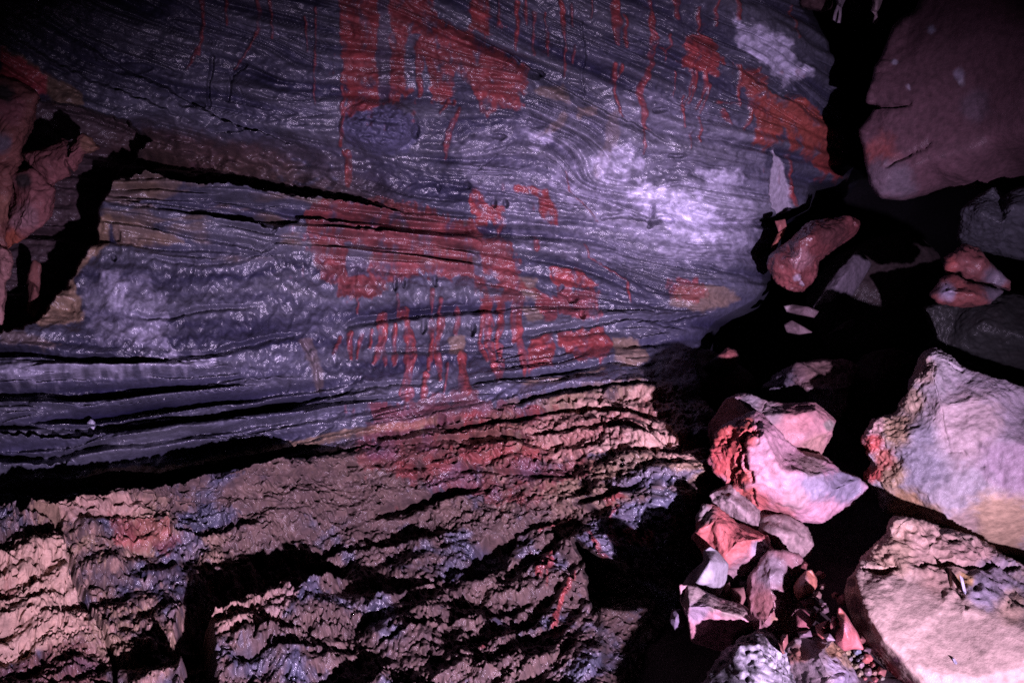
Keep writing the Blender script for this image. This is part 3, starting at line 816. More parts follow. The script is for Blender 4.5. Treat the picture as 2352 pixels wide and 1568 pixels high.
def grid_normals(P):
    du = np.empty_like(P); dv = np.empty_like(P)
    du[:, 1:-1] = P[:, 2:] - P[:, :-2]; du[:, 0] = P[:, 1] - P[:, 0]; du[:, -1] = P[:, -1] - P[:, -2]
    dv[1:-1] = P[2:] - P[:-2]; dv[0] = P[1] - P[0]; dv[-1] = P[-1] - P[-2]
    n = np.cross(dv, du)
    return n / (np.linalg.norm(n, axis=-1, keepdims=True) + 1e-12)


def blur(a, r):
    for ax in (0, 1):
        c = np.cumsum(np.pad(a, [(r + 1, r) if i == ax else (0, 0) for i in range(a.ndim)], mode='edge'), axis=ax)
        n = a.shape[ax]
        hi = np.take(c, np.arange(2 * r + 1, 2 * r + 1 + n), axis=ax)
        lo = np.take(c, np.arange(0, n), axis=ax)
        a = (hi - lo) / (2 * r + 1)
    return a


Nb = grid_normals(pt(U, V, upsample(lambda x, y: tps(ctrl, x, y), 40, 36)(U, V)))
toward = CAM - P0
toward /= np.linalg.norm(toward, axis=-1, keepdims=True)
dirn = 0.5 * Nb + 0.5 * toward
P = P0 + dirn * Hh[..., None]
NRM = grid_normals(P)
tint_f = tint.reshape(-1, 3); gloss_f = gloss.reshape(-1)
Pf = P.reshape(-1, 3); Nf = NRM.reshape(-1, 3)

idx = np.arange(NV * NU).reshape(NV, NU)
quad = np.stack([idx[:-1, :-1], idx[1:, :-1], idx[1:, 1:], idx[:-1, 1:]], -1)
keepq = KEEP[:-1, :-1] & KEEP[1:, :-1] & KEEP[1:, 1:] & KEEP[:-1, 1:]
# which bed each face belongs to
part = np.zeros((NV - 1, NU - 1), np.int32)
q = lambda a: a[:-1, :-1]
part[q(R_lump) > .5] = 1
part[q(R_lamel) > .5] = 2
part[q(R_bench) > .5] = 3
part[q(R_crumb) > .5] = 4
redq = (q(RM) > .5)


def components(mask):
    """connected areas of a mask by run merging"""
    lab = np.zeros(mask.shape, np.int32)
    par = [0]

    def find(a):
        while par[a] != a:
            par[a] = par[par[a]]
            a = par[a]
        return a
    prev = []
    for r in range(mask.shape[0]):
        row = np.diff(np.concatenate([[0], mask[r].astype(np.int8), [0]]))
        st, en = np.where(row == 1)[0], np.where(row == -1)[0]
        cur = []
        j = 0
        for a, b in zip(st, en):
            l = 0
            for (pa, pb, pl) in prev:
                if pa < b and a < pb:
                    if l == 0:
                        l = find(pl)
                    else:
                        x, y = find(l), find(pl)
                        if x != y:
                            par[max(x, y)] = min(x, y)
                            l = min(x, y)
            if l == 0:
                par.append(len(par)); l = len(par) - 1
            lab[r, a:b] = l
            cur.append((a, b, l))
        prev = cur
    root = np.array([find(i) for i in range(len(par))])
    return root[lab]


comp = components(redq & keepq)
ids, cnt = np.unique(comp[comp > 0], return_counts=True)
big = [i for i, c in sorted(zip(ids, cnt), key=lambda t: -t[1]) if c >= 90][:120]
part_id = part.copy()
for n, i in enumerate(big):
    part_id[comp == i] = 100 + n


for pid in (1, 2, 3, 4):        # each bed one connected piece; its stray islands belong to the main bed
    cm = components((part_id == pid) & keepq)
    ci_, cc_ = np.unique(cm[cm > 0], return_counts=True)
    part_id[(cm > 0) & (cm != ci_[cc_.argmax()])] = 0


def face_part(name, sel, parent):
    f = quad[sel & keepq]
    if len(f) == 0:
        return None
    used, inv = np.unique(f.ravel(), return_inverse=True)
    me = fast_mesh(name, Pf[used] - base, inv.reshape(-1, 4))
    set_attrs(me, tint_f[used], gloss_f[used])
    me.normals_split_custom_set_from_vertices(Nf[used].astype(np.float32))
    return link(name, me, M_WALL, parent)


base = pt(np.array(900.), np.array(1400.), np.array(2.3))
wall = bpy.data.objects.new("cave_wall", None)
wall.location = base
COL.objects.link(wall)
tag(wall, "wet grey lava cave wall with wavy flow banding and red mineral drips", "cave wall", None, "thing")
for pid, nm, lb in [(0, "rock_bed", "wet blue grey bed with fine flow banding"), (1, "rock_bed", "lumpy drooping wet grey bed"),
                    (2, "rock_bed", "rippled dark lamellae with ochre film"), (3, "rock_bed", "stacked smooth grey bench below the lumps"), (4, "rock_bed", "crumbly brown and pinkish lower bed")]:
    o = face_part(nm, part_id == pid, wall)
    o["label"] = lb
for n, i in enumerate(big):
    face_part("mineral_streak" if cnt[list(ids).index(i)] < 1600 else "mineral_crust", part_id == 100 + n, wall)

# small pale knob standing on the bench
def lathe(name, prof, mat, col, gl, parent=None, n=20, rough=0.0):
    vs_, fs_ = [], []
    for z, r in prof:
        for i in range(n):
            a = 2 * math.pi * i / n
            vs_.append((r * math.cos(a), r * math.sin(a), z))
    for j in range(len(prof) - 1):
        for i in range(n):
            fs_.append((j * n + i, j * n + (i + 1) % n, (j + 1) * n + (i + 1) % n, (j + 1) * n + i))
    v = np.array(vs_)
    v += rough * np.stack([fbm3(v, .01, 2, k) for k in (0, 3, 5)], -1)
    me = fast_mesh(name, v, np.array(fs_))
    set_attrs(me, np.tile(np.array(col), (len(v), 1)), np.full(len(v), gl))
    return link(name, me, mat, parent)


kn = lathe("mineral_knob", [(-.03, .016), (0, .013), (.008, .011), (.018, .011), (.026, .008), (.030, .004), (.031, .0005)], M_ROCK, (.15, .14, .19), .8, wall, rough=.006)
_j, _i = np.searchsorted(vs, 976), np.searchsorted(us, 206)
kn.location = P[_j, _i] + .004 * UP - base
kn["label"] = "small pale knob on the grey bench"

# ================================================================== FLOOR, BACK WALL AND CEILING OF THE PASSAGE
def sheet(name, fun, nu, nv, col, label, gl=.15):
    a, b = np.meshgrid(np.linspace(0, 1, nu), np.linspace(0, 1, nv))
    p = fun(a.ravel(), b.ravel())
    ii = np.arange(nu * nv).reshape(nv, nu)
    f = np.stack([ii[:-1, :-1], ii[:-1, 1:], ii[1:, 1:], ii[1:, :-1]], -1).reshape(-1, 4)
    me = fast_mesh(name, p, f)
    t = np.array(col) * (1 + .5 * fbm3(p, .15, 3, 2)[:, None])
    set_attrs(me, t, np.full(len(p), gl))
    o = link(name, me, M_ROCK)
    return tag(o, label, None, None, "structure")


def cf(x, y, d):
    return CAM + x[:, None] * RIGHT + y[:, None] * UP + d[:, None] * FWD


def floor_f(a, b):
    d = 0.5 + 7.5 * b ** 1.4
    x = -0.9 + 5.4 * a + 0.0 * d
    y = np.interp(d, [0.5, 1.5, 2.0, 2.6, 3.2, 5, 8], [-1.1, -0.80, -0.66, -0.50, -0.32, -0.1, 0.3])
    y = y - 0.12 - 0.9 * np.clip(0.36 * d - x, 0, .6)
    p = cf(x, y, d)
    r = .10 * fbm3(p, .5, 4, 1) + .03 * (1 - np.abs(fbm3(p, .12, 3, 4)) * 2)
    return p + r[:, None] * UP


sheet("cave_floor", floor_f, 260, 260, (.035, .022, .024), "dark rubble floor of the cave passage")


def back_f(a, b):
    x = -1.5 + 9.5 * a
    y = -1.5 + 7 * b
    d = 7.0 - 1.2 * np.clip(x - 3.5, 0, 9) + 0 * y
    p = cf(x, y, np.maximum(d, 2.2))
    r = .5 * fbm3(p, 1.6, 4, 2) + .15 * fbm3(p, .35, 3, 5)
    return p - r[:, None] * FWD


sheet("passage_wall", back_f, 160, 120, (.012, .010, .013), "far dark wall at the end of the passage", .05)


def ceil_f(a, b):
    d = 1.2 + 6 * b
    x = -0.2 + 6 * a
    y = np.interp(d, [1.2, 2.2, 3.2, 4.2, 7.2], [2.1, 1.95, 1.80, 1.95, 2.7]) - .1 * x
    p = cf(x, y, d)
    r = .15 * fbm3(p, .5, 4, 3) + .05 * fbm3(p, .1, 3, 5)
    return p + r[:, None] * UP


sheet("cave_ceiling", ceil_f, 160, 160, (.06, .05, .06), "dark rough roof of the passage")

# ================================================================== ROCKS
K = 0.57422    # full-size photograph pixels to frame units


def subdivide(v, f):
    e = np.concatenate([f[:, [0, 1]], f[:, [1, 2]], f[:, [2, 0]]])
    e.sort(axis=1)
    key = e[:, 0].astype(np.int64) * (len(v) + 1) + e[:, 1]
    uq, first, inv = np.unique(key, return_index=True, return_inverse=True)
    mid = v[e[first]].mean(1)
    n = len(f)
    m = inv + len(v)
    a, b, c = m[:n], m[n:2 * n], m[2 * n:]
    nf = np.concatenate([np.stack([f[:, 0], a, c], 1), np.stack([a, f[:, 1], b], 1), np.stack([c, b, f[:, 2]], 1), np.stack([a, b, c], 1)])
    return np.concatenate([v, mid]), nf


def laplace(v, f, it, lam):
    e = np.concatenate([f[:, [0, 1]], f[:, [1, 2]], f[:, [2, 0]], f[:, [1, 0]], f[:, [2, 1]], f[:, [0, 2]]])
    deg = np.bincount(e[:, 0], minlength=len(v))[:, None]
    for _ in range(it):
        s = np.stack([np.bincount(e[:, 0], v[e[:, 1], k], len(v)) for k in range(3)], 1) / np.maximum(deg, 1)
        v = v + lam * (s - v)
    return v


def vnormals(v, f):
    n = np.cross(v[f[:, 1]] - v[f[:, 0]], v[f[:, 2]] - v[f[:, 0]])
    r = np.stack([np.bincount(f.ravel(), np.repeat(n[:, k], 3), len(v)) for k in range(3)], 1)
    return r / (np.linalg.norm(r, axis=1, keepdims=True) + 1e-12)


ROCKN = 0
SURF = {}


def lies_on(label, x, y, r=8):
    """depth of a rock's front surface at a photograph pixel"""
    px, py, d = SURF[label]
    m = np.hypot(px - x, py - y) < r
    return float(d[m].min())




def rock(name, label, outline, inner, depth, thick, col, blobs=(), grain=1.0, gl=.25, soft=2, coarse=1.0, cat="rock", group=None,
         crumb=(), cap=90000, cracks=(), speck=0.0, shrink=.78, strata=0.0, parent=None, ridges=(), crusts=()):
    """a broken block: silhouette and inner corners in photograph pixels with their own nearness, closed behind to a real thickness"""
    global ROCKN
    ROCKN += 1
    o = [(p[0] * K, p[1] * K, p[2] if len(p) > 2 else 0.0) for p in outline]
    i_ = [(p[0] * K, p[1] * K, p[2] if len(p) > 2 else 0.04) for p in inner]
    n = len(o)
    pts = [Vector((p[0], p[1])) for p in o + i_]
    edges = [(k, (k + 1) % n) for k in range(n)] + [(n + a, n + b) for a, b in ridges]
    cdt = geometry.delaunay_2d_cdt(pts, edges, [], 1, 1e-4)
    cv, cfaces, orig = cdt[0], cdt[2], cdt[3]
    dz = []
    for q_ in orig:
        dz.append((o + i_)[q_[0]][2] if q_ else 0.03)
    uu = np.array([p.x for p in cv]); vv = np.array([p.y for p in cv])
    front = pt(uu, vv, depth - np.array(dz))
    ring = [next((k for k, q_ in enumerate(orig) if j in q_), None) for j in range(n)]
    cen = np.array([uu[ring].mean(), vv[ring].mean()])
    cu, cvv = uu[ring], vv[ring]
    m1 = pt(cen[0] + (cu - cen[0]) * .99, cen[1] + (cvv - cen[1]) * .99, depth - np.array(dz)[ring] + thick * .45)
    m2 = pt(cen[0] + (cu - cen[0]) * shrink, cen[1] + (cvv - cen[1]) * shrink, np.full(n, depth + thick))
    m3 = pt(np.array([cen[0]]), np.array([cen[1]]), np.array([depth + thick * 1.15]))
    v = np.concatenate([front, m1, m2, m3])
    nf = len(front)
    F_ = [tuple(f) for f in cfaces]
    for j in range(n):
        k = (j + 1) % n
        a, b = ring[j], ring[k]
        F_ += [(a, nf + j, b), (b, nf + j, nf + k)]
        F_ += [(nf + j, nf + n + j, nf + k), (nf + k, nf + n + j, nf + n + k)]
        F_ += [(nf + n + j, nf + 2 * n, nf + n + k)]
    f = np.array(F_)
    # consistent outward orientation for the front cap
    fn = np.cross(v[f[:, 1]] - v[f[:, 0]], v[f[:, 2]] - v[f[:, 0]])
    ctr = v.mean(0)
    flip = (fn * (v[f].mean(1) - ctr)).sum(1) < 0
    f[flip] = f[flip][:, ::-1]
    areapx = (uu.max() - uu.min()) * (vv.max() - vv.min())
    target = min(cap, max(600, areapx * 0.55))
    lev = int(np.clip(round(math.log(target / len(f), 4)), 2, 6))
    for l in range(lev):
        v, f = subdivide(v, f)
        if l == 2:
            v = laplace(v, f, soft, .5)
    v = v.mean(0) + (v - v.mean(0)) * 1.03
    # back to frame coordinates to know where the colours and the crumbly places lie
    def proj(w):
        r = w - CAM
        d = r @ FWD
        return (r @ RIGHT) / d * F + CX, -(r @ UP) / d * F + CY
    size = math.sqrt(areapx) / F * depth
    off = v + ROCKN * 3.7
    am = np.ones(len(v))
    px, py = proj(v)
    px = px / K; py = py / K
    wob = fbm3(off, .05, 3, 5)
    for (x, y, r, a) in crumb:
        w = sstep(1.25, .75, np.hypot(px - x, py - y) / r + .35 * wob)
        am = am * (1 - w) + a * w
    N_ = vnormals(v, f)
    s0 = min(.25, size * .5)
    h = .014 * s0 * fbm3(off, s0, 3, 1) * coarse
    h = h + am * grain * (.0058 * fbm3(off, .045, 3, 2) + .0030 * (1 - 2 * np.abs(fbm3(off, .018, 3, 4))) + .0012 * fbm3(off, .006, 2, 6)) * min(1, size / .18)
    tq = 4.0 * fbm3(off, max(.05, size * .3), 3, 8)
    h = h + .0040 * min(1, grain) ** 2 * min(1, size / .2) * (np.floor(tq) + sstep(.75, 1, tq - np.floor(tq)))
    big = np.clip(am - 1.5, 0, 3)
    h = h + big * .006 * (1 - 2.4 * np.abs(fbm3(off * np.array([1, 1, 2.2]), .05, 3, 7)))
    if strata:
        h = h + strata * (1 - 2 * np.abs(fbm3(off @ np.array([[.35, 0, 0], [0, .35, 0], [0, 0, 1.6]]), .03, 3, 3)))
    for pts_, w_, dep in cracks:
        d_, _ = seg_dist((px + 5 * wob).astype(np.float32), (py + 5 * fbm3(off, .04, 2, 8)).astype(np.float32), pts_)
        h = h - dep * np.clip(1 - (d_ / w_) ** 2, 0, 1)
    v = v + N_ * h[:, None]
    t = np.tile(np.asarray(col, float), (len(v), 1))
    t = t * (1 + .22 * fbm3(off, .09, 3, 3)[:, None])
    g = np.full(len(v), gl)
    wb = .42 * fbm3(off, .06, 3, 6) + .30 * fbm3(off, .014, 3, 2)
    for bl_ in blobs:
        x, y, r, c = bl_[:4]
        w = sstep(1.35, .6, np.hypot(px - x, (py - y)) / r + wb)
        t = t * (1 - w[:, None]) + np.asarray(c)[None] * (1 + .2 * wb[:, None]) * w[:, None]
        if len(bl_) > 4:
            g = g * (1 - w) + bl_[4] * w
    if speck:
        t = t * (1 + speck * np.clip(2.2 * fbm3(off, .007, 3, 9), -1, 1))[:, None]
    t = t * (1 + .12 * fbm3(off, .02, 2, 2)[:, None])
    lum = t.mean(1, keepdims=True)
    t = .62 * np.clip(lum + 1.12 * (t - lum), .004, 1)
    SURF[label] = (px, py, (v - CAM) @ FWD)
    org = pt(np.array([cen[0]]), np.array([cen[1]]), np.array([depth + thick * .5]))[0]
    vn_ = vnormals(v, f)
    pick = np.zeros(len(f), np.int32)
    fx, fy = px[f].mean(1), py[f].mean(1)
    fw = wob[f].mean(1)
    fd = ((v - CAM) @ FWD)[f].mean(1) < depth + .12
    for ci, (_, _, circles) in enumerate(crusts):
        for (x, y, r) in circles:
            pick[(np.hypot(fx - x, fy - y) / r + .35 * fw < 1) & fd] = ci + 1

    def piece(nm, sel):
        used, inv = np.unique(f[sel].ravel(), return_inverse=True)
        m_ = fast_mesh(nm, v[used] - org, inv.reshape(-1, 3))
        set_attrs(m_, t[used], (g + .15 * wb)[used])
        m_.normals_split_custom_set_from_vertices(vn_[used].astype(np.float32))
        return m_
    ob = link(name, piece(name, pick == 0), M_ROCK, parent)
    ob.location = org
    for ci, (nm, lb, _) in enumerate(crusts):
        if (pick == ci + 1).any():
            c_o = link(nm, piece(nm, pick == ci + 1), M_ROCK, ob)
            c_o["label"] = lb
    if cat:
        tag(ob, label, cat, group, "thing")
    elif label:
        ob["label"] = label
    return ob


LIL = (.32, .275, .29); PUR = (.18, .16, .185); GOLD = (.31, .21, .14); DRED = (.17, .055, .05); ROSE = (.44, .21, .21); BRED = (.42, .10, .09)

TANSLAB = "broad pale tan slab at the bottom right, its top edge crumbly and brown"
# --- the big blocks at the right
rock("boulder", "huge dark reddish block at the top right, its face scratched",
     [(3760, -260), (3686, 0), (3659, 57), (3613, 76), (3575, 111), (3552, 168), (3529, 230), (3502, 275), (3498, 318), (3479, 375), (3475, 409), (3512, 421), (3490, 460), (3445, 515), (3445, 540), (3460, 597), (3470, 655), (3482, 726), (3523, 783),
      (3613, 792), (3708, 768), (3797, 738), (3916, 750), (3976, 738), (4096, 702), (4420, 650), (4500, 100), (4400, -260)],
     [(3560, 450, .06), (3640, 424, .10), (3760, 400, .16), (3700, 640, .16), (3550, 700, .07), (3900, 300, .24), (3950, 560, .28), (4200, 150, .45), (4200, 520, .5), (3800, 120, .16), (3620, 250, .06), (3850, 690, .14), (3560, 560, .07)],
     3.05, .8, (.105, .054, .066), [(3520, 620, 70, (.19, .06, .06)), (3540, 720, 90, (.13, .09, .11)), (3600, 740, 60, (.12, .09, .11)), (3580, 250, 12, (.30, .27, .33)), (3728, 120, 14, (.3, .28, .36)), (3838, 300, 22, (.26, .22, .28)), (3845, 330, 12, (.4, .36, .42)), (3635, 350, 8, (.35, .3, .36)), (3900, 420, 60, (.12, .08, .1))],
     grain=.8, soft=3, cracks=[([(3545, 660), (3640, 612), (3700, 590), (3722, 560)], 8, .02), ([(3475, 430), (3560, 428), (3640, 415)], 9, .02)], cat="boulder")
rock("boulder", "massive pale lilac boulder with a golden crusted left edge and red corner",
     [(3737, 1420), (3794, 1436), (3838, 1474), (3903, 1498), (3992, 1528), (4096, 1563), (4480, 1690), (4520, 2330), (4096, 2219), (3953, 2196), (3892, 2163), (3766, 2121), (3696, 2103), (3589, 2056), (3533, 2028), (3511, 1967), (3461, 1919), (3464, 1895),
      (3500, 1854), (3482, 1812), (3486, 1803), (3465, 1764), (3480, 1714), (3498, 1681), (3566, 1664), (3589, 1658), (3607, 1622), (3649, 1575), (3651, 1539), (3678, 1492), (3705, 1436)],
     [(3767, 1616, .12), (3776, 1705, .13), (3796, 1803, .14), (3700, 1720, .10), (3640, 1830, .11), (3690, 1960, .13), (3779, 2074, .15), (3900, 2010, .20), (4096, 1985, .25), (4000, 1750, .2), (3950, 1600, .13), (3560, 1760, .06), (3560, 1930, .07), (3730, 1500, .07), (4350, 1900, .32)],
     2.36, .5, LIL, [(3950, 1650, 190, (.34, .28, .32)), (3870, 1700, 150, (.37, .28, .28)), (3590, 1720, 75, GOLD, .6), (3640, 1600, 55, (.36, .26, .2), .4), (3690, 1480, 60, (.38, .28, .24)), (3680, 1860, 105, PUR), (3690, 1740, 60, PUR), (3560, 1900, 60, GOLD, .6), (3630, 2030, 75, (.32, .2, .12), .6), (3720, 2070, 60, (.33, .22, .15), .5), (3490, 1775, 45, BRED, .7), (3500, 1700, 35, (.42, .26, .24), .6), (3485, 1900, 38, BRED, .7), (3530, 1830, 40, (.4, .15, .12), .7), (4000, 2090, 150, (.42, .29, .2)), (3850, 2110, 70, (.36, .26, .23)), (4050, 1860, 120, (.3, .22, .26))],
     grain=1.0, soft=2, cracks=[([(3795, 1806), (3850, 1800), (3870, 1830), (3935, 1865)], 6, .006), ([(3770, 1640), (3775, 1720), (3796, 1803)], 10, .004), ([(3745, 1455), (3735, 1500)], 5, .012), ([(3800, 1455), (3850, 1485)], 6, .012)], crumb=[(3560, 1760, 110, 2.2), (3650, 1560, 80, 1.9), (3540, 1900, 80, 1.9), (3740, 1450, 70, 2.0), (4000, 2090, 150, .35)], cat="boulder", cap=130000, crusts=[("golden_crust", "golden brown wet crust along the left edge", [(3590, 1720, 75), (3640, 1600, 60), (3560, 1900, 70), (3630, 2030, 80), (3690, 1480, 60)]), ("red_crust", "bright red crusted corner", [(3490, 1775, 55), (3500, 1700, 38), (3485, 1900, 45)])])
rock("boulder", TANSLAB,
     [(3589, 2093), (3626, 2091), (3720, 2117), (3766, 2135), (3892, 2163), (3953, 2200), (3981, 2233), (4065, 2256), (4096, 2289), (4480, 2400), (4520, 3000), (3700, 3000), (3640, 2850), (3561, 2731), (3510, 2653), (3463, 2583), (3431, 2513), (3393, 2410), (3389, 2364), (3403, 2317), (3421, 2298), (3473, 2242), (3510, 2200), (3561, 2149), (3575, 2121)],
     [(3437, 2303, .09), (3456, 2373, .15), (3489, 2457, .21), (3549, 2560, .26), (3624, 2643, .29), (3694, 2731, .31), (3820, 2900, .33), (3700, 2230, .06), (3850, 2260, .10), (3640, 2330, .13), (3800, 2420, .2), (4000, 2480, .27), (4300, 2600, .36), (3900, 2700, .34)],
     2.02, .45, (.40, .29, .245), [(3640, 2180, 110, (.36, .235, .18)), (3760, 2200, 130, (.33, .215, .18)), (3900, 2270, 120, (.30, .19, .165)), (3560, 2230, 80, (.40, .27, .2)), (3760, 2300, 90, (.34, .22, .18)), (3980, 2330, 100, (.24, .19, .22)), (3930, 2380, 60, (.25, .21, .25)), (3860, 2330, 30, (.4, .25, .13)), (4080, 2380, 60, (.26, .22, .26)), (4050, 2430, 60, (.38, .26, .2)), (3430, 2420, 38, (.10, .045, .045)), (3455, 2500, 34, (.12, .05, .045)), (3500, 2600, 40, (.17, .055, .05)), (3560, 2690, 45, (.22, .06, .06)), (3590, 2640, 22, (.12, .055, .07)), (3412, 2330, 18, (.10, .06, .06)), (3640, 2760, 50, (.2, .06, .07))],  # flank blobs darkened to paint the side turned from the lamp
     grain=.45, soft=1, ridges=[(0, 1), (1, 2), (2, 3), (3, 4), (4, 5), (5, 6)], crumb=[(3640, 2190, 130, 3.0), (3780, 2210, 130, 3.2), (3920, 2290, 120, 3.4), (3530, 2260, 90, 3.2), (3880, 2340, 110, 3.0), (4050, 2360, 100, 3.0), (3450, 2450, 60, 1.6)],
     cracks=[([(3450, 2283), (3520, 2292), (3590, 2280)], 9, .03), ([(3745, 2250), (3830, 2262), (3940, 2265), (4060, 2275)], 11, .03), ([(3790, 2280), (3805, 2340), (3850, 2390)], 6, .02)], cat="boulder", cap=150000, crusts=[("crumbly_crust", "rough crumbly brown top", [(3640, 2190, 130), (3780, 2210, 130), (3920, 2290, 120), (3530, 2260, 90), (4050, 2360, 100)]), ("flank", "red brown side face, shade painted into its colour", [(3425, 2420, 45), (3440, 2500, 45), (3490, 2600, 50), (3560, 2690, 45), (3405, 2340, 30)])])
st = rock("stone", "thin pale sliver of mineral lying on the crumbly top of the tan slab", [(3838, 2300), (3852, 2312), (3866, 2370), (3884, 2420), (3891, 2450), (3882, 2458), (3874, 2450), (3868, 2410), (3852, 2360)], [(3862, 2372, .006), (3878, 2430, .006)], lies_on(TANSLAB, 3864, 2380) + .004, .015, (.30, .28, .34), gl=.4, grain=.15, cat="mineral sliver")
rock("stone", "tiny blue grey flake lying on the smooth face of the tan slab", [(3810, 2632), (3820, 2634), (3838, 2664), (3830, 2670), (3818, 2655)], [(3824, 2652, .003)], lies_on(TANSLAB, 3824, 2652) + .002, .010, (.22, .20, .25), grain=.1, cat="flake")
# --- middle stones
rock("stone", "split stone, bright red crumbly left half and rosy smooth right half",
     [(3022, 1658), (3050, 1670), (3097, 1710), (3147, 1772), (3214, 1812), (3291, 1836), (3369, 1883), (3434, 1913), (3460, 1945), (3380, 2026), (3291, 2074), (3202, 2077), (3125, 2065), (3053, 2062), (3023, 2032), (2982, 1973), (2916, 1928), (2869, 1883), (2851, 1848), (2865, 1800), (2890, 1740), (2930, 1702), (2972, 1677)],
     [(3015, 1760, .11), (3005, 1850, .13), (3012, 1960, .11), (3120, 1880, .16), (3250, 1900, .13), (3180, 2010, .12), (3060, 1740, .12), (2930, 1800, .05), (3330, 1960, .07)],
     2.2, .26, (.46, .25, .29), [(2930, 1780, 75, (.50, .115, .10)), (2900, 1850, 60, (.46, .10, .095)), (2985, 1750, 45, (.5, .12, .10)), (2960, 1900, 55, (.44, .11, .09)), (3000, 1980, 40, (.42, .11, .09)), (2990, 1690, 28, (.52, .15, .12)), (3040, 2010, 45, (.46, .14, .13)), (3130, 2045, 60, (.42, .17, .17)), (3110, 1800, 80, (.52, .30, .34)), (3100, 1900, 70, (.54, .30, .33)), (3260, 1930, 75, (.30, .25, .31)), (3380, 1940, 75, (.20, .17, .22)), (3250, 1850, 60, (.36, .24, .23)), (3180, 1990, 50, (.42, .26, .27))],  # right end darkened to paint the neighbouring boulder's shadow
     grain=1.1, gl=.45, soft=1, crumb=[(2920, 1790, 90, 2.6), (2970, 1900, 80, 2.4), (2980, 1730, 50, 2.4)],
     cracks=[([(3015, 1728), (2980, 1745), (2972, 1770), (2985, 1800), (2960, 1835), (2968, 1860), (2930, 1890), (2926, 1940)], 8, .05), ([(2990, 1830), (3000, 1880), (3016, 1920)], 5, .035), ([(3010, 1960), (3020, 2020)], 7, .03), ([(2958, 1895), (2970, 1930), (2975, 1960)], 4, .02)], ridges=[(6, 0), (0, 1), (1, 2)], crusts=[("red_crust", "bright red crumbly half", [(2930, 1780, 75), (2900, 1850, 60), (2985, 1750, 45), (2960, 1900, 55), (3000, 1980, 40), (2990, 1690, 28)])])
rock("stone", "angular pink stone behind the split stone, its left facet in shadow",
     [(2948, 1583), (2975, 1579), (3008, 1580), (3040, 1598), (3078, 1606), (3140, 1616), (3228, 1612), (3255, 1614), (3339, 1680), (3321, 1745), (3273, 1820), (3214, 1811), (3130, 1870), (2900, 1860), (2850, 1800, -.12), (2838, 1725, -.16), (2838, 1695, -.16), (2870, 1660, -.12), (2910, 1598, -.06)],
     [(2946, 1592, .02), (2982, 1622, .05), (3018, 1658, .08), (3010, 1840, .08), (3202, 1757, .12), (3315, 1724, .08), (3180, 1660, .10), (3260, 1640, .08)],
     2.39, .25, (.42, .215, .225), [(3000, 1620, 60, (.27, .22, .24)), (3080, 1650, 55, (.31, .22, .23)), (3260, 1790, 60, (.44, .25, .22)), (3320, 1700, 22, (.3, .24, .22)), (3190, 1690, 60, (.45, .215, .22))], grain=.8, soft=1, ridges=[(0, 1), (1, 2), (2, 3)], cracks=[([(3062, 1612), (3052, 1650)], 3, .01)])
rock("stone", "dusky violet stone with a layered top and pale wedge, behind the pink stones",
     [(3196, 1460, -.06), (3291, 1445, -.1), (3380, 1454, -.1), (3428, 1471, -.1), (3410, 1531), (3392, 1555), (3369, 1632), (3342, 1674), (3291, 1640), (3232, 1561), (3208, 1537), (3142, 1543, -.1), (3053, 1561, -.2), (3113, 1501, -.16)],
     [(3228, 1553, .04), (3321, 1565, .06), (3385, 1548, .04), (3190, 1507, .0), (3300, 1500, -.03), (3330, 1620, .04)],
     2.95, .35, (.15, .09, .095), [(3300, 1600, 60, (.33, .29, .34), .5), (3340, 1610, 45, (.3, .25, .3), .5), (3120, 1530, 60, (.13, .11, .14)), (3290, 1500, 70, (.16, .095, .09))], grain=1, soft=1, strata=.004, ridges=[(0, 1), (1, 2)])
rock("stone", "rounded dark stone with a small red tip, alone in the black gap", [(2875, 1424), (2910, 1391), (2935, 1400), (2952, 1424), (2946, 1454), (2900, 1500, -.05), (2845, 1510, -.08), (2785, 1495, -.1), (2815, 1461, -.08)], [(2910, 1420, .04), (2880, 1470, .0)], 3.1, .2, (.05, .04, .045), [(2910, 1415, 36, (.26, .09, .085), .3)])
rock("stone", "small upright pale stone between the cave wall and the pink stones", [(2782, 1732), (2795, 1717), (2815, 1713), (2821, 1737), (2818, 1782), (2812, 1800), (2790, 1775)], [(2800, 1750, .03)], 2.62, .08, (.33, .29, .38), [(2805, 1722, 16, (.4, .2, .2))], grain=.4)
# --- distant reds in the passage
rock("boulder", "shiny wet dark red boulder leaning against the edge of the cave wall",
     [(3080, 1062), (3090, 1015), (3140, 980), (3170, 950), (3215, 910), (3265, 890), (3327, 885), (3390, 875, -.05), (3422, 895, -.1), (3415, 925, -.1), (3365, 965, -.06), (3302, 1020), (3272, 1042), (3266, 1100), (3250, 1122), (3212, 1165), (3152, 1155), (3115, 1125), (3100, 1097)],
     [(3180, 1082, .10), (3222, 1140, .05), (3252, 1020, .09), (3200, 1025, .13), (3265, 940, .15), (3232, 1060, .08), (3150, 1030, .10), (3330, 930, .07), (3200, 960, .155)],
     3.2, .35, (.15, .050, .052), [(3140, 1120, 55, (.24, .075, .075), .5), (3190, 1110, 16, (.36, .27, .32), .5), (3210, 1135, 14, (.36, .27, .32), .5), (3210, 1040, 40, (.26, .13, .14), .95), (3330, 930, 60, (.09, .035, .037))], grain=1.6, gl=.97, soft=2, ridges=[(0, 1), (2, 3)], cat="boulder")
rock("stone", "small red chip wedged beside the cave wall above the wet red boulder", [(3100, 885), (3140, 877), (3146, 905), (3115, 929)], [(3122, 900, .02)], 3.25, .06, (.27, .10, .095), grain=.4)
rock("stone", "narrow red splinter standing between the cave wall and the wet red boulder", [(3085, 990), (3110, 935), (3142, 915), (3132, 945), (3100, 989)], [(3112, 955, .02)], 3.28, .06, (.27, .09, .07), grain=.4)
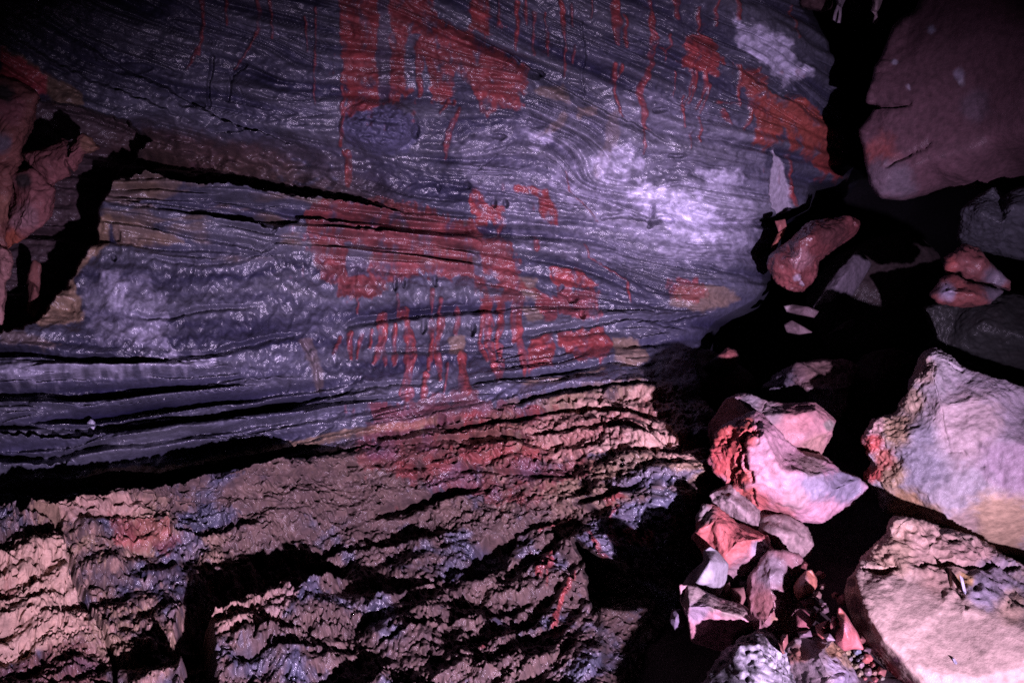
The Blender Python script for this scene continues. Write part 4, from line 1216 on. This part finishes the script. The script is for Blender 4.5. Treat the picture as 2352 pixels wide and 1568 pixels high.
rock("stone", "tall leaning slate grey slab below the wet red boulder", [(3250, 1233), (3300, 1160), (3351, 1085), (3428, 1001, -.05), (3488, 1055, -.1), (3410, 1180, -.05), (3339, 1204)], [(3350, 1140, .06), (3400, 1080, .03)], 3.5, .25, (.105, .085, .105), [(3300, 1190, 40, (.14, .115, .13))], grain=.6)
rock("stone", "flat dim stone, the upper of two lying in the passage below the leaning slab", [(3136, 1224), (3172, 1218), (3232, 1227), (3273, 1245), (3255, 1269), (3202, 1259), (3148, 1247)], [(3190, 1238, .04)], 3.35, .15, (.13, .085, .095), [(3142, 1228, 18, (.25, .19, .2))], grain=.5, group=None)
rock("stone", "pinkish dim stone, the lower of two lying in the passage below the leaning slab", [(3136, 1299), (3166, 1281), (3202, 1299), (3250, 1329), (3196, 1337), (3148, 1329)], [(3180, 1312, .04)], 3.3, .15, (.17, .115, .125), grain=.5)
rock("stone", "barely lit grey wedge right of the two dim stones", [(3309, 1337), (3380, 1287), (3420, 1275, -.05), (3405, 1329)], [(3370, 1312, .03)], 3.45, .15, (.07, .055, .07), grain=.5)
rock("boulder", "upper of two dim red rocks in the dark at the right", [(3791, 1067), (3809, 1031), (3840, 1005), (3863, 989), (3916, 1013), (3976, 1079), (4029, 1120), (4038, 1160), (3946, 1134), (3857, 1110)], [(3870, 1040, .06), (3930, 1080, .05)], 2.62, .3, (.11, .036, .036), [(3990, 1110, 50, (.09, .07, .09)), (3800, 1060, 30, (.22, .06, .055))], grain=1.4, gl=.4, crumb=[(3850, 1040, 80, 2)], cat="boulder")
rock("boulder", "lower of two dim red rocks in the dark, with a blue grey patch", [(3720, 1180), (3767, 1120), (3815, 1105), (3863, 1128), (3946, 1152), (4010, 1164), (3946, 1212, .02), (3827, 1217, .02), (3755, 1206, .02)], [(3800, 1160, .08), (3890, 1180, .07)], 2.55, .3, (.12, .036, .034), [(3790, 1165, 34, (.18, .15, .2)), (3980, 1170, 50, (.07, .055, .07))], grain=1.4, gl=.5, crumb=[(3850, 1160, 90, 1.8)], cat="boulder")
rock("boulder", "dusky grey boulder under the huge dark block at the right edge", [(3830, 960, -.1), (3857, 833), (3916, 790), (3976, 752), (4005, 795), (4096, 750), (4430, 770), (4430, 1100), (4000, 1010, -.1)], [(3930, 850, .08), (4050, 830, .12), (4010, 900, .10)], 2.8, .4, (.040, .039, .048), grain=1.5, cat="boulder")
# --- barely lit rocks that fill the passage behind
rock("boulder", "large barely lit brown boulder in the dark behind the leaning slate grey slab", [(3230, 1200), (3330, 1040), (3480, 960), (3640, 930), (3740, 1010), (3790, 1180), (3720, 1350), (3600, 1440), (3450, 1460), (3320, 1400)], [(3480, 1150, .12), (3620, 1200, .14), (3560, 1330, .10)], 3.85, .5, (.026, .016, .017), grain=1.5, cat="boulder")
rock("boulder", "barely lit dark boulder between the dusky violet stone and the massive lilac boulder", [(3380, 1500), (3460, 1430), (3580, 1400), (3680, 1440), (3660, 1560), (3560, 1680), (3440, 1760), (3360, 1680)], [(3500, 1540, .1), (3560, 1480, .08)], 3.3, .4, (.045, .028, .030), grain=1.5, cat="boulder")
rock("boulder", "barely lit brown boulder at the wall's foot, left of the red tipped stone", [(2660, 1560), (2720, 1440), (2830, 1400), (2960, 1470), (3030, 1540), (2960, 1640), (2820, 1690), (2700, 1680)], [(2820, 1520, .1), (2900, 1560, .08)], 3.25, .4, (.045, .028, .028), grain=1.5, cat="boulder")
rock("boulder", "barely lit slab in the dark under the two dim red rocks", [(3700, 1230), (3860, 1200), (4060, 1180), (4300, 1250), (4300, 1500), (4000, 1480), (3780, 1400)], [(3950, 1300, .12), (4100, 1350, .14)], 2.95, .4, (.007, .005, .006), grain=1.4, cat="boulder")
# --- near stones at the foot
rock("stone", "granular grey brown stone, the left of two wedged under the split stone", [(2840, 1982), (2865, 1962), (2922, 1942), (2945, 1950), (2962, 1975), (2990, 1995), (3015, 2027), (3045, 2070), (3050, 2090), (3032, 2127), (2990, 2107), (2935, 2075), (2895, 2052), (2870, 2035), (2855, 2010)], [(2920, 2000, .06), (2975, 2045, .06), (3010, 2090, .05)], 2.18, .2, (.30, .215, .215), grain=1.3, speck=.4, soft=2, crumb=[(2940, 2020, 120, 1.6)])
rock("stone", "granular brown stone, the right of two wedged under the split stone", [(3050, 2074), (3102, 2065), (3152, 2072), (3202, 2100), (3225, 2127), (3250, 2169), (3240, 2211, -.03), (3214, 2245, -.03), (3140, 2240), (3077, 2215), (3060, 2160), (3034, 2130)], [(3110, 2120, .07), (3180, 2150, .06), (3120, 2180, .05)], 2.15, .2, (.26, .18, .175), grain=1.3, speck=.4, soft=3, crumb=[(3130, 2140, 120, 1.6)])
rock("stone", "bright coral red stone with a grey corner, leaning at the foot of the cave wall", [(2772, 2150), (2792, 2117), (2802, 2077), (2815, 2025), (2860, 2035), (2890, 2052), (2940, 2085), (3030, 2132), (3060, 2150), (3078, 2200), (3066, 2237), (2994, 2280), (2946, 2310), (2890, 2310), (2840, 2260), (2812, 2200)], [(2803, 2122, .04), (2860, 2085, .06), (3025, 2152, .06), (2952, 2165, .12), (2900, 2230, .09), (3020, 2220, .06)], 2.06, .22, (.44, .135, .125), [(2815, 2055, 42, (.22, .17, .17)), (3045, 2210, 42, (.38, .29, .34), .7), (2980, 2270, 50, (.26, .15, .16), .7), (2930, 2290, 40, (.24, .15, .16), .6), (2900, 2150, 60, (.52, .16, .15))], grain=1.0, gl=.4, soft=1)
rock("stone", "pale grey three sided shard below the coral red stone", [(2815, 2205), (2840, 2187), (2868, 2205), (2910, 2255), (2904, 2317), (2877, 2378), (2840, 2374), (2790, 2350), (2732, 2340), (2760, 2292), (2815, 2245)], [(2838, 2248, .07), (2782, 2335, .05), (2848, 2330, .055)], 1.9, .14, (.29, .255, .275), [(2775, 2290, 40, (.17, .15, .165)), (2820, 2300, 30, (.37, .33, .36), .5)], grain=.5, soft=1, ridges=[(0, 1), (0, 2)])
rock("stone", "grey brown stone with a scooped rosy underside, foremost at the foot of the wall", [(2722, 2340), (2755, 2342), (2790, 2347), (2830, 2372), (2877, 2395), (2935, 2410), (2972, 2422), (2992, 2437), (2995, 2457), (3032, 2480), (3027, 2522), (2952, 2570), (2900, 2600), (2770, 2560), (2755, 2467), (2730, 2410)], [(2760, 2428, .06), (2847, 2427, .07), (2890, 2445, .07), (2965, 2465, .07), (2992, 2482, .07), (2865, 2500, .03), (2940, 2530, .03)], 1.78, .16, (.47, .235, .26), [(2770, 2380, 50, (.29, .215, .205)), (2840, 2400, 45, (.28, .205, .195)), (2920, 2430, 42, (.27, .19, .175)), (2965, 2445, 30, (.26, .18, .165)), (2790, 2450, 40, (.34, .25, .30))], grain=.6, soft=1, ridges=[(0, 1), (1, 2), (2, 3), (3, 4)])
rock("stone", "broad dull maroon slab under the near stones", [(3000, 2306), (3077, 2205), (3150, 2215), (3202, 2240), (3190, 2264), (3166, 2336), (3178, 2371), (3190, 2425), (3172, 2455), (3178, 2538), (3113, 2560), (3083, 2552), (3020, 2525), (2998, 2443)], [(3080, 2320, .05), (3100, 2440, .06), (3060, 2490, .05)], 1.95, .2, (.21, .105, .11), [(3080, 2290, 70, (.19, .14, .155)), (3130, 2480, 40, (.27, .15, .10)), (3060, 2420, 60, (.24, .105, .10))], grain=1.1, gl=.5, soft=1, cracks=[([(3115, 2400), (3116, 2430)], 4, .02), ([(3110, 2500), (3108, 2545)], 5, .02)])
small = [
    ([(2927, 2352), (2975, 2347), (2983, 2390), (2970, 2417), (2922, 2407)], 1.95, (.24, .12, .11), "brown cube like stone left of the maroon slab"),
    ([(2885, 2345), (2918, 2328), (2924, 2400), (2880, 2392)], 1.96, (.17, .085, .08), "rough dark red stone between the grey shard and the brown cube"),
    ([(3200, 2402), (3247, 2392), (3262, 2417), (3250, 2429), (3220, 2431)], 1.88, (.27, .10, .11), "flat purple red chip under the orange stone"),
    ([(3185, 2445), (3205, 2435), (3250, 2445), (3273, 2450), (3260, 2480), (3237, 2510), (3189, 2515)], 1.80, (.26, .095, .105), "square purple red stone right of the maroon slab"),
    ([(3192, 2526), (3240, 2518), (3248, 2544), (3200, 2549)], 1.78, (.22, .14, .17), "low mauve stone under the square purple red stone"),
    ([(3262, 2502), (3317, 2477), (3321, 2537), (3290, 2553), (3270, 2535)], 1.74, (.36, .115, .10), "jagged red stone right of the square purple red stone"),
    ([(3252, 2375), (3275, 2393), (3278, 2414), (3258, 2405)], 1.9, (.19, .17, .22), "tiny blue grey chip right of the orange stone"),
    ([(3330, 2463), (3347, 2468), (3349, 2495), (3337, 2517), (3324, 2482)], 1.70, (.36, .12, .13), "thin red sliver left of the pointed red stone"),
    ([(3128, 2538), (3150, 2535), (3152, 2570), (3136, 2602), (3118, 2575)], 1.62, (.28, .11, .10), "small rust stone between the grey crusted stone and the brown stone"),
    ([(3110, 2565), (3124, 2580), (3142, 2612), (3128, 2615)], 1.6, (.2, .08, .07), "slim rust splinter touching the grey crusted stone"),
    ([(3255, 2450), (3280, 2432), (3282, 2446), (3268, 2456)], 1.82, (.2, .16, .17), "small grey chip on the corner of the square purple red stone"),
    ([(3292, 2540), (3318, 2530), (3340, 2560), (3310, 2562)], 1.66, (.34, .25, .28), "pale mauve chip behind the big brown stone"),
    ([(2690, 2440), (2728, 2432), (2740, 2500), (2700, 2520), (2680, 2480)], 1.86, (.19, .15, .2), "dim violet stone left of the scooped stone"),
]
rock("stone", "orange pink rounded stone right of the maroon slab", [(3225, 2280), (3247, 2277), (3263, 2312), (3264, 2342), (3252, 2370), (3225, 2393), (3195, 2399), (3177, 2372), (3174, 2342), (3192, 2315)], [(3222, 2330, .05), (3220, 2365, .04)], 1.9, .12, (.42, .165, .12), [(3215, 2320, 22, (.46, .24, .22), .7)], grain=.9, gl=.5)
for o_, d_, c_, lb in small:
    cx_ = sum(p[0] for p in o_) / len(o_); cy_ = sum(p[1] for p in o_) / len(o_)
    rock("stone", lb, o_, [(cx_ - 3, cy_ + 2, .03)], d_, .08, c_, grain=.7, soft=1, gl=.35)
rock("stone", "pointed rose red stone standing left of the tan slab", [(3357, 2430), (3382, 2455), (3400, 2487), (3425, 2525), (3452, 2594), (3412, 2590), (3375, 2600), (3345, 2570), (3343, 2537), (3360, 2505), (3350, 2455)], [(3378, 2500, .05), (3395, 2550, .06), (3368, 2555, .05)], 1.68, .14, (.40, .125, .125), [(3362, 2460, 24, (.28, .09, .07)), (3385, 2505, 22, (.46, .2, .22), .6)], grain=.7, gl=.4)
rock("stone", "large brown and slate stone at the bottom edge left of the pebbles", [(3150, 2592), (3187, 2561), (3225, 2556), (3287, 2561), (3330, 2559), (3350, 2589), (3375, 2621), (3405, 2664), (3445, 2731), (3520, 2860), (3200, 2900), (3165, 2760), (3165, 2701), (3153, 2651)], [(3275, 2612, .09), (3375, 2686, .08), (3312, 2694, .12), (3210, 2640, .06), (3340, 2640, .06), (3350, 2780, .12)], 1.80, .2, (.17, .125, .13), [(3190, 2620, 42, (.22, .10, .075)), (3345, 2600, 34, (.27, .16, .10)), (3385, 2650, 30, (.25, .17, .12)), (3330, 2660, 34, (.30, .255, .30)), (3380, 2720, 50, (.22, .18, .23)), (3270, 2660, 50, (.2, .155, .165))], grain=1.1, gl=.45, soft=1, cracks=[([(3280, 2716), (3320, 2706), (3372, 2688)], 5, .012)], ridges=[(0, 1), (1, 2)])
rock("stone", "grey stone with a frosty white crust at the bottom edge", [(2820, 2740), (2892, 2645), (2982, 2568), (3029, 2531), (3077, 2546), (3107, 2592), (3130, 2663), (3172, 2730), (3230, 2900), (2780, 2900)], [(3030, 2580, .06), (2945, 2650, .05), (3060, 2690, .10), (3050, 2800, .13), (3095, 2625, .05)], 1.66, .2, (.26, .235, .26), [(2900, 2700, 60, (.05, .045, .05)), (3000, 2560, 34, (.06, .05, .055)), (3060, 2560, 30, (.07, .055, .06))], grain=1.5, gl=.4, speck=.9, soft=1, crumb=[(3040, 2660, 120, 1.7)], cap=40000)  # dark blobs paint shade on the top and left face
# --- pebbles between the brown stone and the tan slab
peb = [(3387, 2609, 20, (.30, .22, .15), "ochre"), (3430, 2604, 20, (.24, .24, .30), "blue grey"), (3400, 2634, 13, (.26, .22, .22), "dull grey"), (3467, 2634, 24, (.38, .12, .11), "red"), (3445, 2657, 15, (.34, .22, .24), "pink grey"),
       (3422, 2664, 15, (.32, .25, .18), "pale tan"), (3475, 2687, 20, (.30, .20, .22), "mauve"), (3497, 2690, 13, (.36, .22, .18), "peach"), (3440, 2694, 16, (.33, .25, .19), "sandy"), (3460, 2714, 11, (.42, .16, .16), "coral"),
       (3500, 2720, 17, (.36, .13, .13), "crimson"), (3415, 2620, 9, (.3, .26, .2), "cream"), (3448, 2628, 10, (.26, .2, .2), "brown"), (3528, 2712, 12, (.3, .26, .22), "buff"), (3482, 2735, 15, (.34, .15, .15), "rosy"), (3520, 2738, 14, (.28, .2, .2), "dusky"), (3432, 2640, 9, (.22, .2, .24), "slate"), (3405, 2655, 9, (.36, .28, .2), "straw coloured")]
sizew = lambda r: "tiny" if r < 12 else ("small" if r < 18 else "plump")
for x, y, r, c, w in peb:
    n = random.randint(6, 8)
    a0 = random.random() * 6
    o_ = [(x + r * random.uniform(.8, 1.1) * math.cos(a0 + 2 * math.pi * k / n), y + r * random.uniform(.75, 1.05) * math.sin(a0 + 2 * math.pi * k / n)) for k in range(n)]
    rock("pebble", "%s %s pebble in the gap left of the tan slab" % (sizew(r), w), o_, [(x + random.uniform(-3, 3), y + random.uniform(-3, 3), .018)], 1.90 - .0004 * (y - 2600), .03, c, grain=.4, soft=1, cat="pebble", group="pebbles left of the tan slab")

# --- loose rubble filling the gaps between the near stones
hues = [((.22, .08, .075), "dark red"), ((.27, .11, .10), "rust red"), ((.16, .10, .11), "maroon"), ((.20, .16, .18), "grey"), ((.25, .15, .13), "brown")]
rr = random.Random(5)
spots = [(2985, 2330), (2960, 2450), (3000, 2555), (3090, 2580), (3120, 2640), (3175, 2590), (3205, 2545), (3255, 2550), (3300, 2440), (3315, 2500), (3290, 2420), (3270, 2380), (3345, 2600), (3360, 2630), (3460, 2600), (3440, 2560), (3490, 2660), (3520, 2690),
         (3215, 2260), (3280, 2300), (3290, 2345), (3230, 2420), (3180, 2420), (2960, 2300), (2900, 2420), (3340, 2380), (3370, 2400)]
NEAR = [(3060, 2380, 'maroon slab'), (3220, 2335, 'orange pink stone'), (3228, 2475, 'square purple red stone'), (3390, 2520, 'pointed rose red stone'), (3280, 2640, 'big brown stone'), (3040, 2640, 'white crusted stone'), (2880, 2470, 'scooped stone'), (2850, 2290, 'grey shard'), (3450, 2670, 'pebbles'), (3420, 2400, 'tan slab flank')]
labels_used = {}
rl = random.Random(11)
for x, y in spots:
    c, w = rl.choice(hues)
    r = rl.uniform(14, 30)
    n = rl.randint(5, 7)
    a0 = rl.random() * 6
    o_ = [(x + r * rl.uniform(.75, 1.15) * math.cos(a0 + 2 * math.pi * k / n), y + r * rl.uniform(.6, 1.0) * math.sin(a0 + 2 * math.pi * k / n)) for k in range(n)]
    dd = float(np.interp(y, [1750, 2000, 2300, 2500, 2731], [2.75, 2.45, 2.12, 1.97, 1.86]))
    nx_, ny_, nn = min(NEAR, key=lambda q_: math.hypot(q_[0] - x, q_[1] - y))
    ang_ = math.degrees(math.atan2(y - ny_, x - nx_))
    side = "right of" if abs(ang_) < 35 else "left of" if abs(ang_) > 145 else "below" if 70 < ang_ < 110 else "above" if -110 < ang_ < -70 else "at the lower right of" if 0 < ang_ <= 70 else "at the lower left of" if ang_ >= 110 else "at the upper right of" if ang_ >= -70 else "at the upper left of"
    sz = "tiny" if r < 17 else "small" if r < 22 else "fist sized" if r < 26 else "larger"
    lab = "%s %s rubble stone %s the %s" % (sz, w, side, nn)
    rock("rubble_stone", lab, o_, [(x + rl.uniform(-5, 5), y + rl.uniform(-5, 5), .03)], dd, .07, c, grain=.8, soft=1, cat="rubble stone", group="rubble between the bigger stones", cap=2500)

# --- red slabs in the hollow at the left (coordinates in frame units, so divide by K)
def fr(pts):
    return [(p[0] / K, p[1] / K) + tuple(p[2:]) for p in pts]


rock("rock_slab", "tall pinkish red rock pillar at the left edge beside the black hollow",
     fr([(-120, 200), (0, 186), (40, 196), (84, 222), (76, 260), (66, 293), (46, 350), (48, 367), (33, 394), (29, 433), (18, 526), (15, 565), (-20, 600), (-120, 600)]),
     fr([(20, 240, .04), (40, 300, .05), (10, 400, .06), (0, 500, .06), (-60, 400, .08)]), 2.62, .3, (.27, .115, .10), [(8 / K, 330 / K, 40, (.16, .13, .16)), (20 / K, 250 / K, 60, (.30, .12, .13)), (0, 480 / K, 60, (.36, .17, .13)), (10 / K, 215 / K, 40, (.05, .04, .04))], grain=1.4, gl=.35, crumb=[(10 / K, 270 / K, 90, 2.4), (5 / K, 420 / K, 80, 1.8)], cat="rock pillar")
rock("rock_slab", "pinkish red broken block, the upper of two in front of the black hollow",
     fr([(57, 354), (88, 350), (145, 323), (160, 338), (189, 310), (229, 341), (189, 354), (171, 389), (132, 411), (114, 429), (75, 385)]), fr([(110, 370, .04), (150, 365, .05), (180, 340, .03)]), 2.66, .25, (.26, .11, .11), [(205 / K, 330 / K, 40, (.26, .14, .10))], grain=1.3, gl=.2, soft=1, cracks=[([(158 / K, 335 / K), (152 / K, 375 / K), (165 / K, 395 / K)], 6, .03)], cat="rock block")
rock("rock_slab", "pinkish red broken block, the lower of two in front of the black hollow",
     fr([(35, 402), (75, 390), (106, 416), (125, 437), (110, 503), (75, 530), (48, 543), (18, 572), (9, 565), (29, 495), (31, 433)]), fr([(70, 440, .05), (80, 490, .05), (45, 500, .05)]), 2.62, .25, (.26, .11, .11), [(55 / K, 500 / K, 50, (.34, .19, .2)), (30 / K, 550 / K, 40, (.3, .09, .06)), (55 / K, 415 / K, 30, (.06, .045, .045))], grain=1.3, gl=.25, soft=1, cat="rock block")
rock("rock_slab", "small pinkish grey rock at the left edge under the red blocks", fr([(-60, 560), (0, 565), (20, 578), (31, 605), (20, 630), (9, 648), (8, 720), (0, 757), (-60, 757)]), fr([(5, 600, .04), (-10, 680, .03)]), 2.55, .2, (.36, .19, .18), grain=1, gl=.3, cat="rock")
rock("rock_slab", "dim reddish splinter deep inside the black hollow", fr([(66, 640), (78, 600), (92, 610), (90, 660), (96, 700), (80, 730), (62, 720)]), fr([(80, 660, .05)]), 2.78, .12, (.20, .085, .075), grain=1.4, cat="rock splinter")

# --- pale draperies hanging from the roof at the top
for lb, o_, c_ in [
    ("thin pale mineral drapery hanging at the top edge, the narrower of two", [(3345, -40), (3380, 0), (3366, 32), (3362, 92), (3352, 92), (3354, 40), (3342, 88), (3330, 78), (3350, 20)], (.30, .24, .28)),
    ("pale knotted mineral drapery hanging at the top edge, the wider of two", [(3480, -40), (3535, -20), (3520, 30), (3508, 48), (3518, 78), (3506, 95), (3492, 92), (3498, 62), (3486, 42), (3494, 10)], (.44, .32, .34))]:
    cx_ = sum(p[0] for p in o_) / len(o_); cy_ = sum(p[1] for p in o_) / len(o_)
    rock("mineral_drapery", lb, o_, [(cx_, cy_, .04), (cx_ + 4, cy_ - 30, .04)], 3.3, .08, c_, grain=1.2, gl=.5, soft=1, cat="stalactite")
rock("ceiling_rock", "dim reddish lump of roof rock at the top edge beside the cave wall", [(3190, -80), (3330, -80), (3322, 30), (3290, 46), (3240, 40), (3205, 20)], [(3260, 0, .06)], 3.5, .3, (.11, .06, .065), grain=1.6, cat="rock lump")
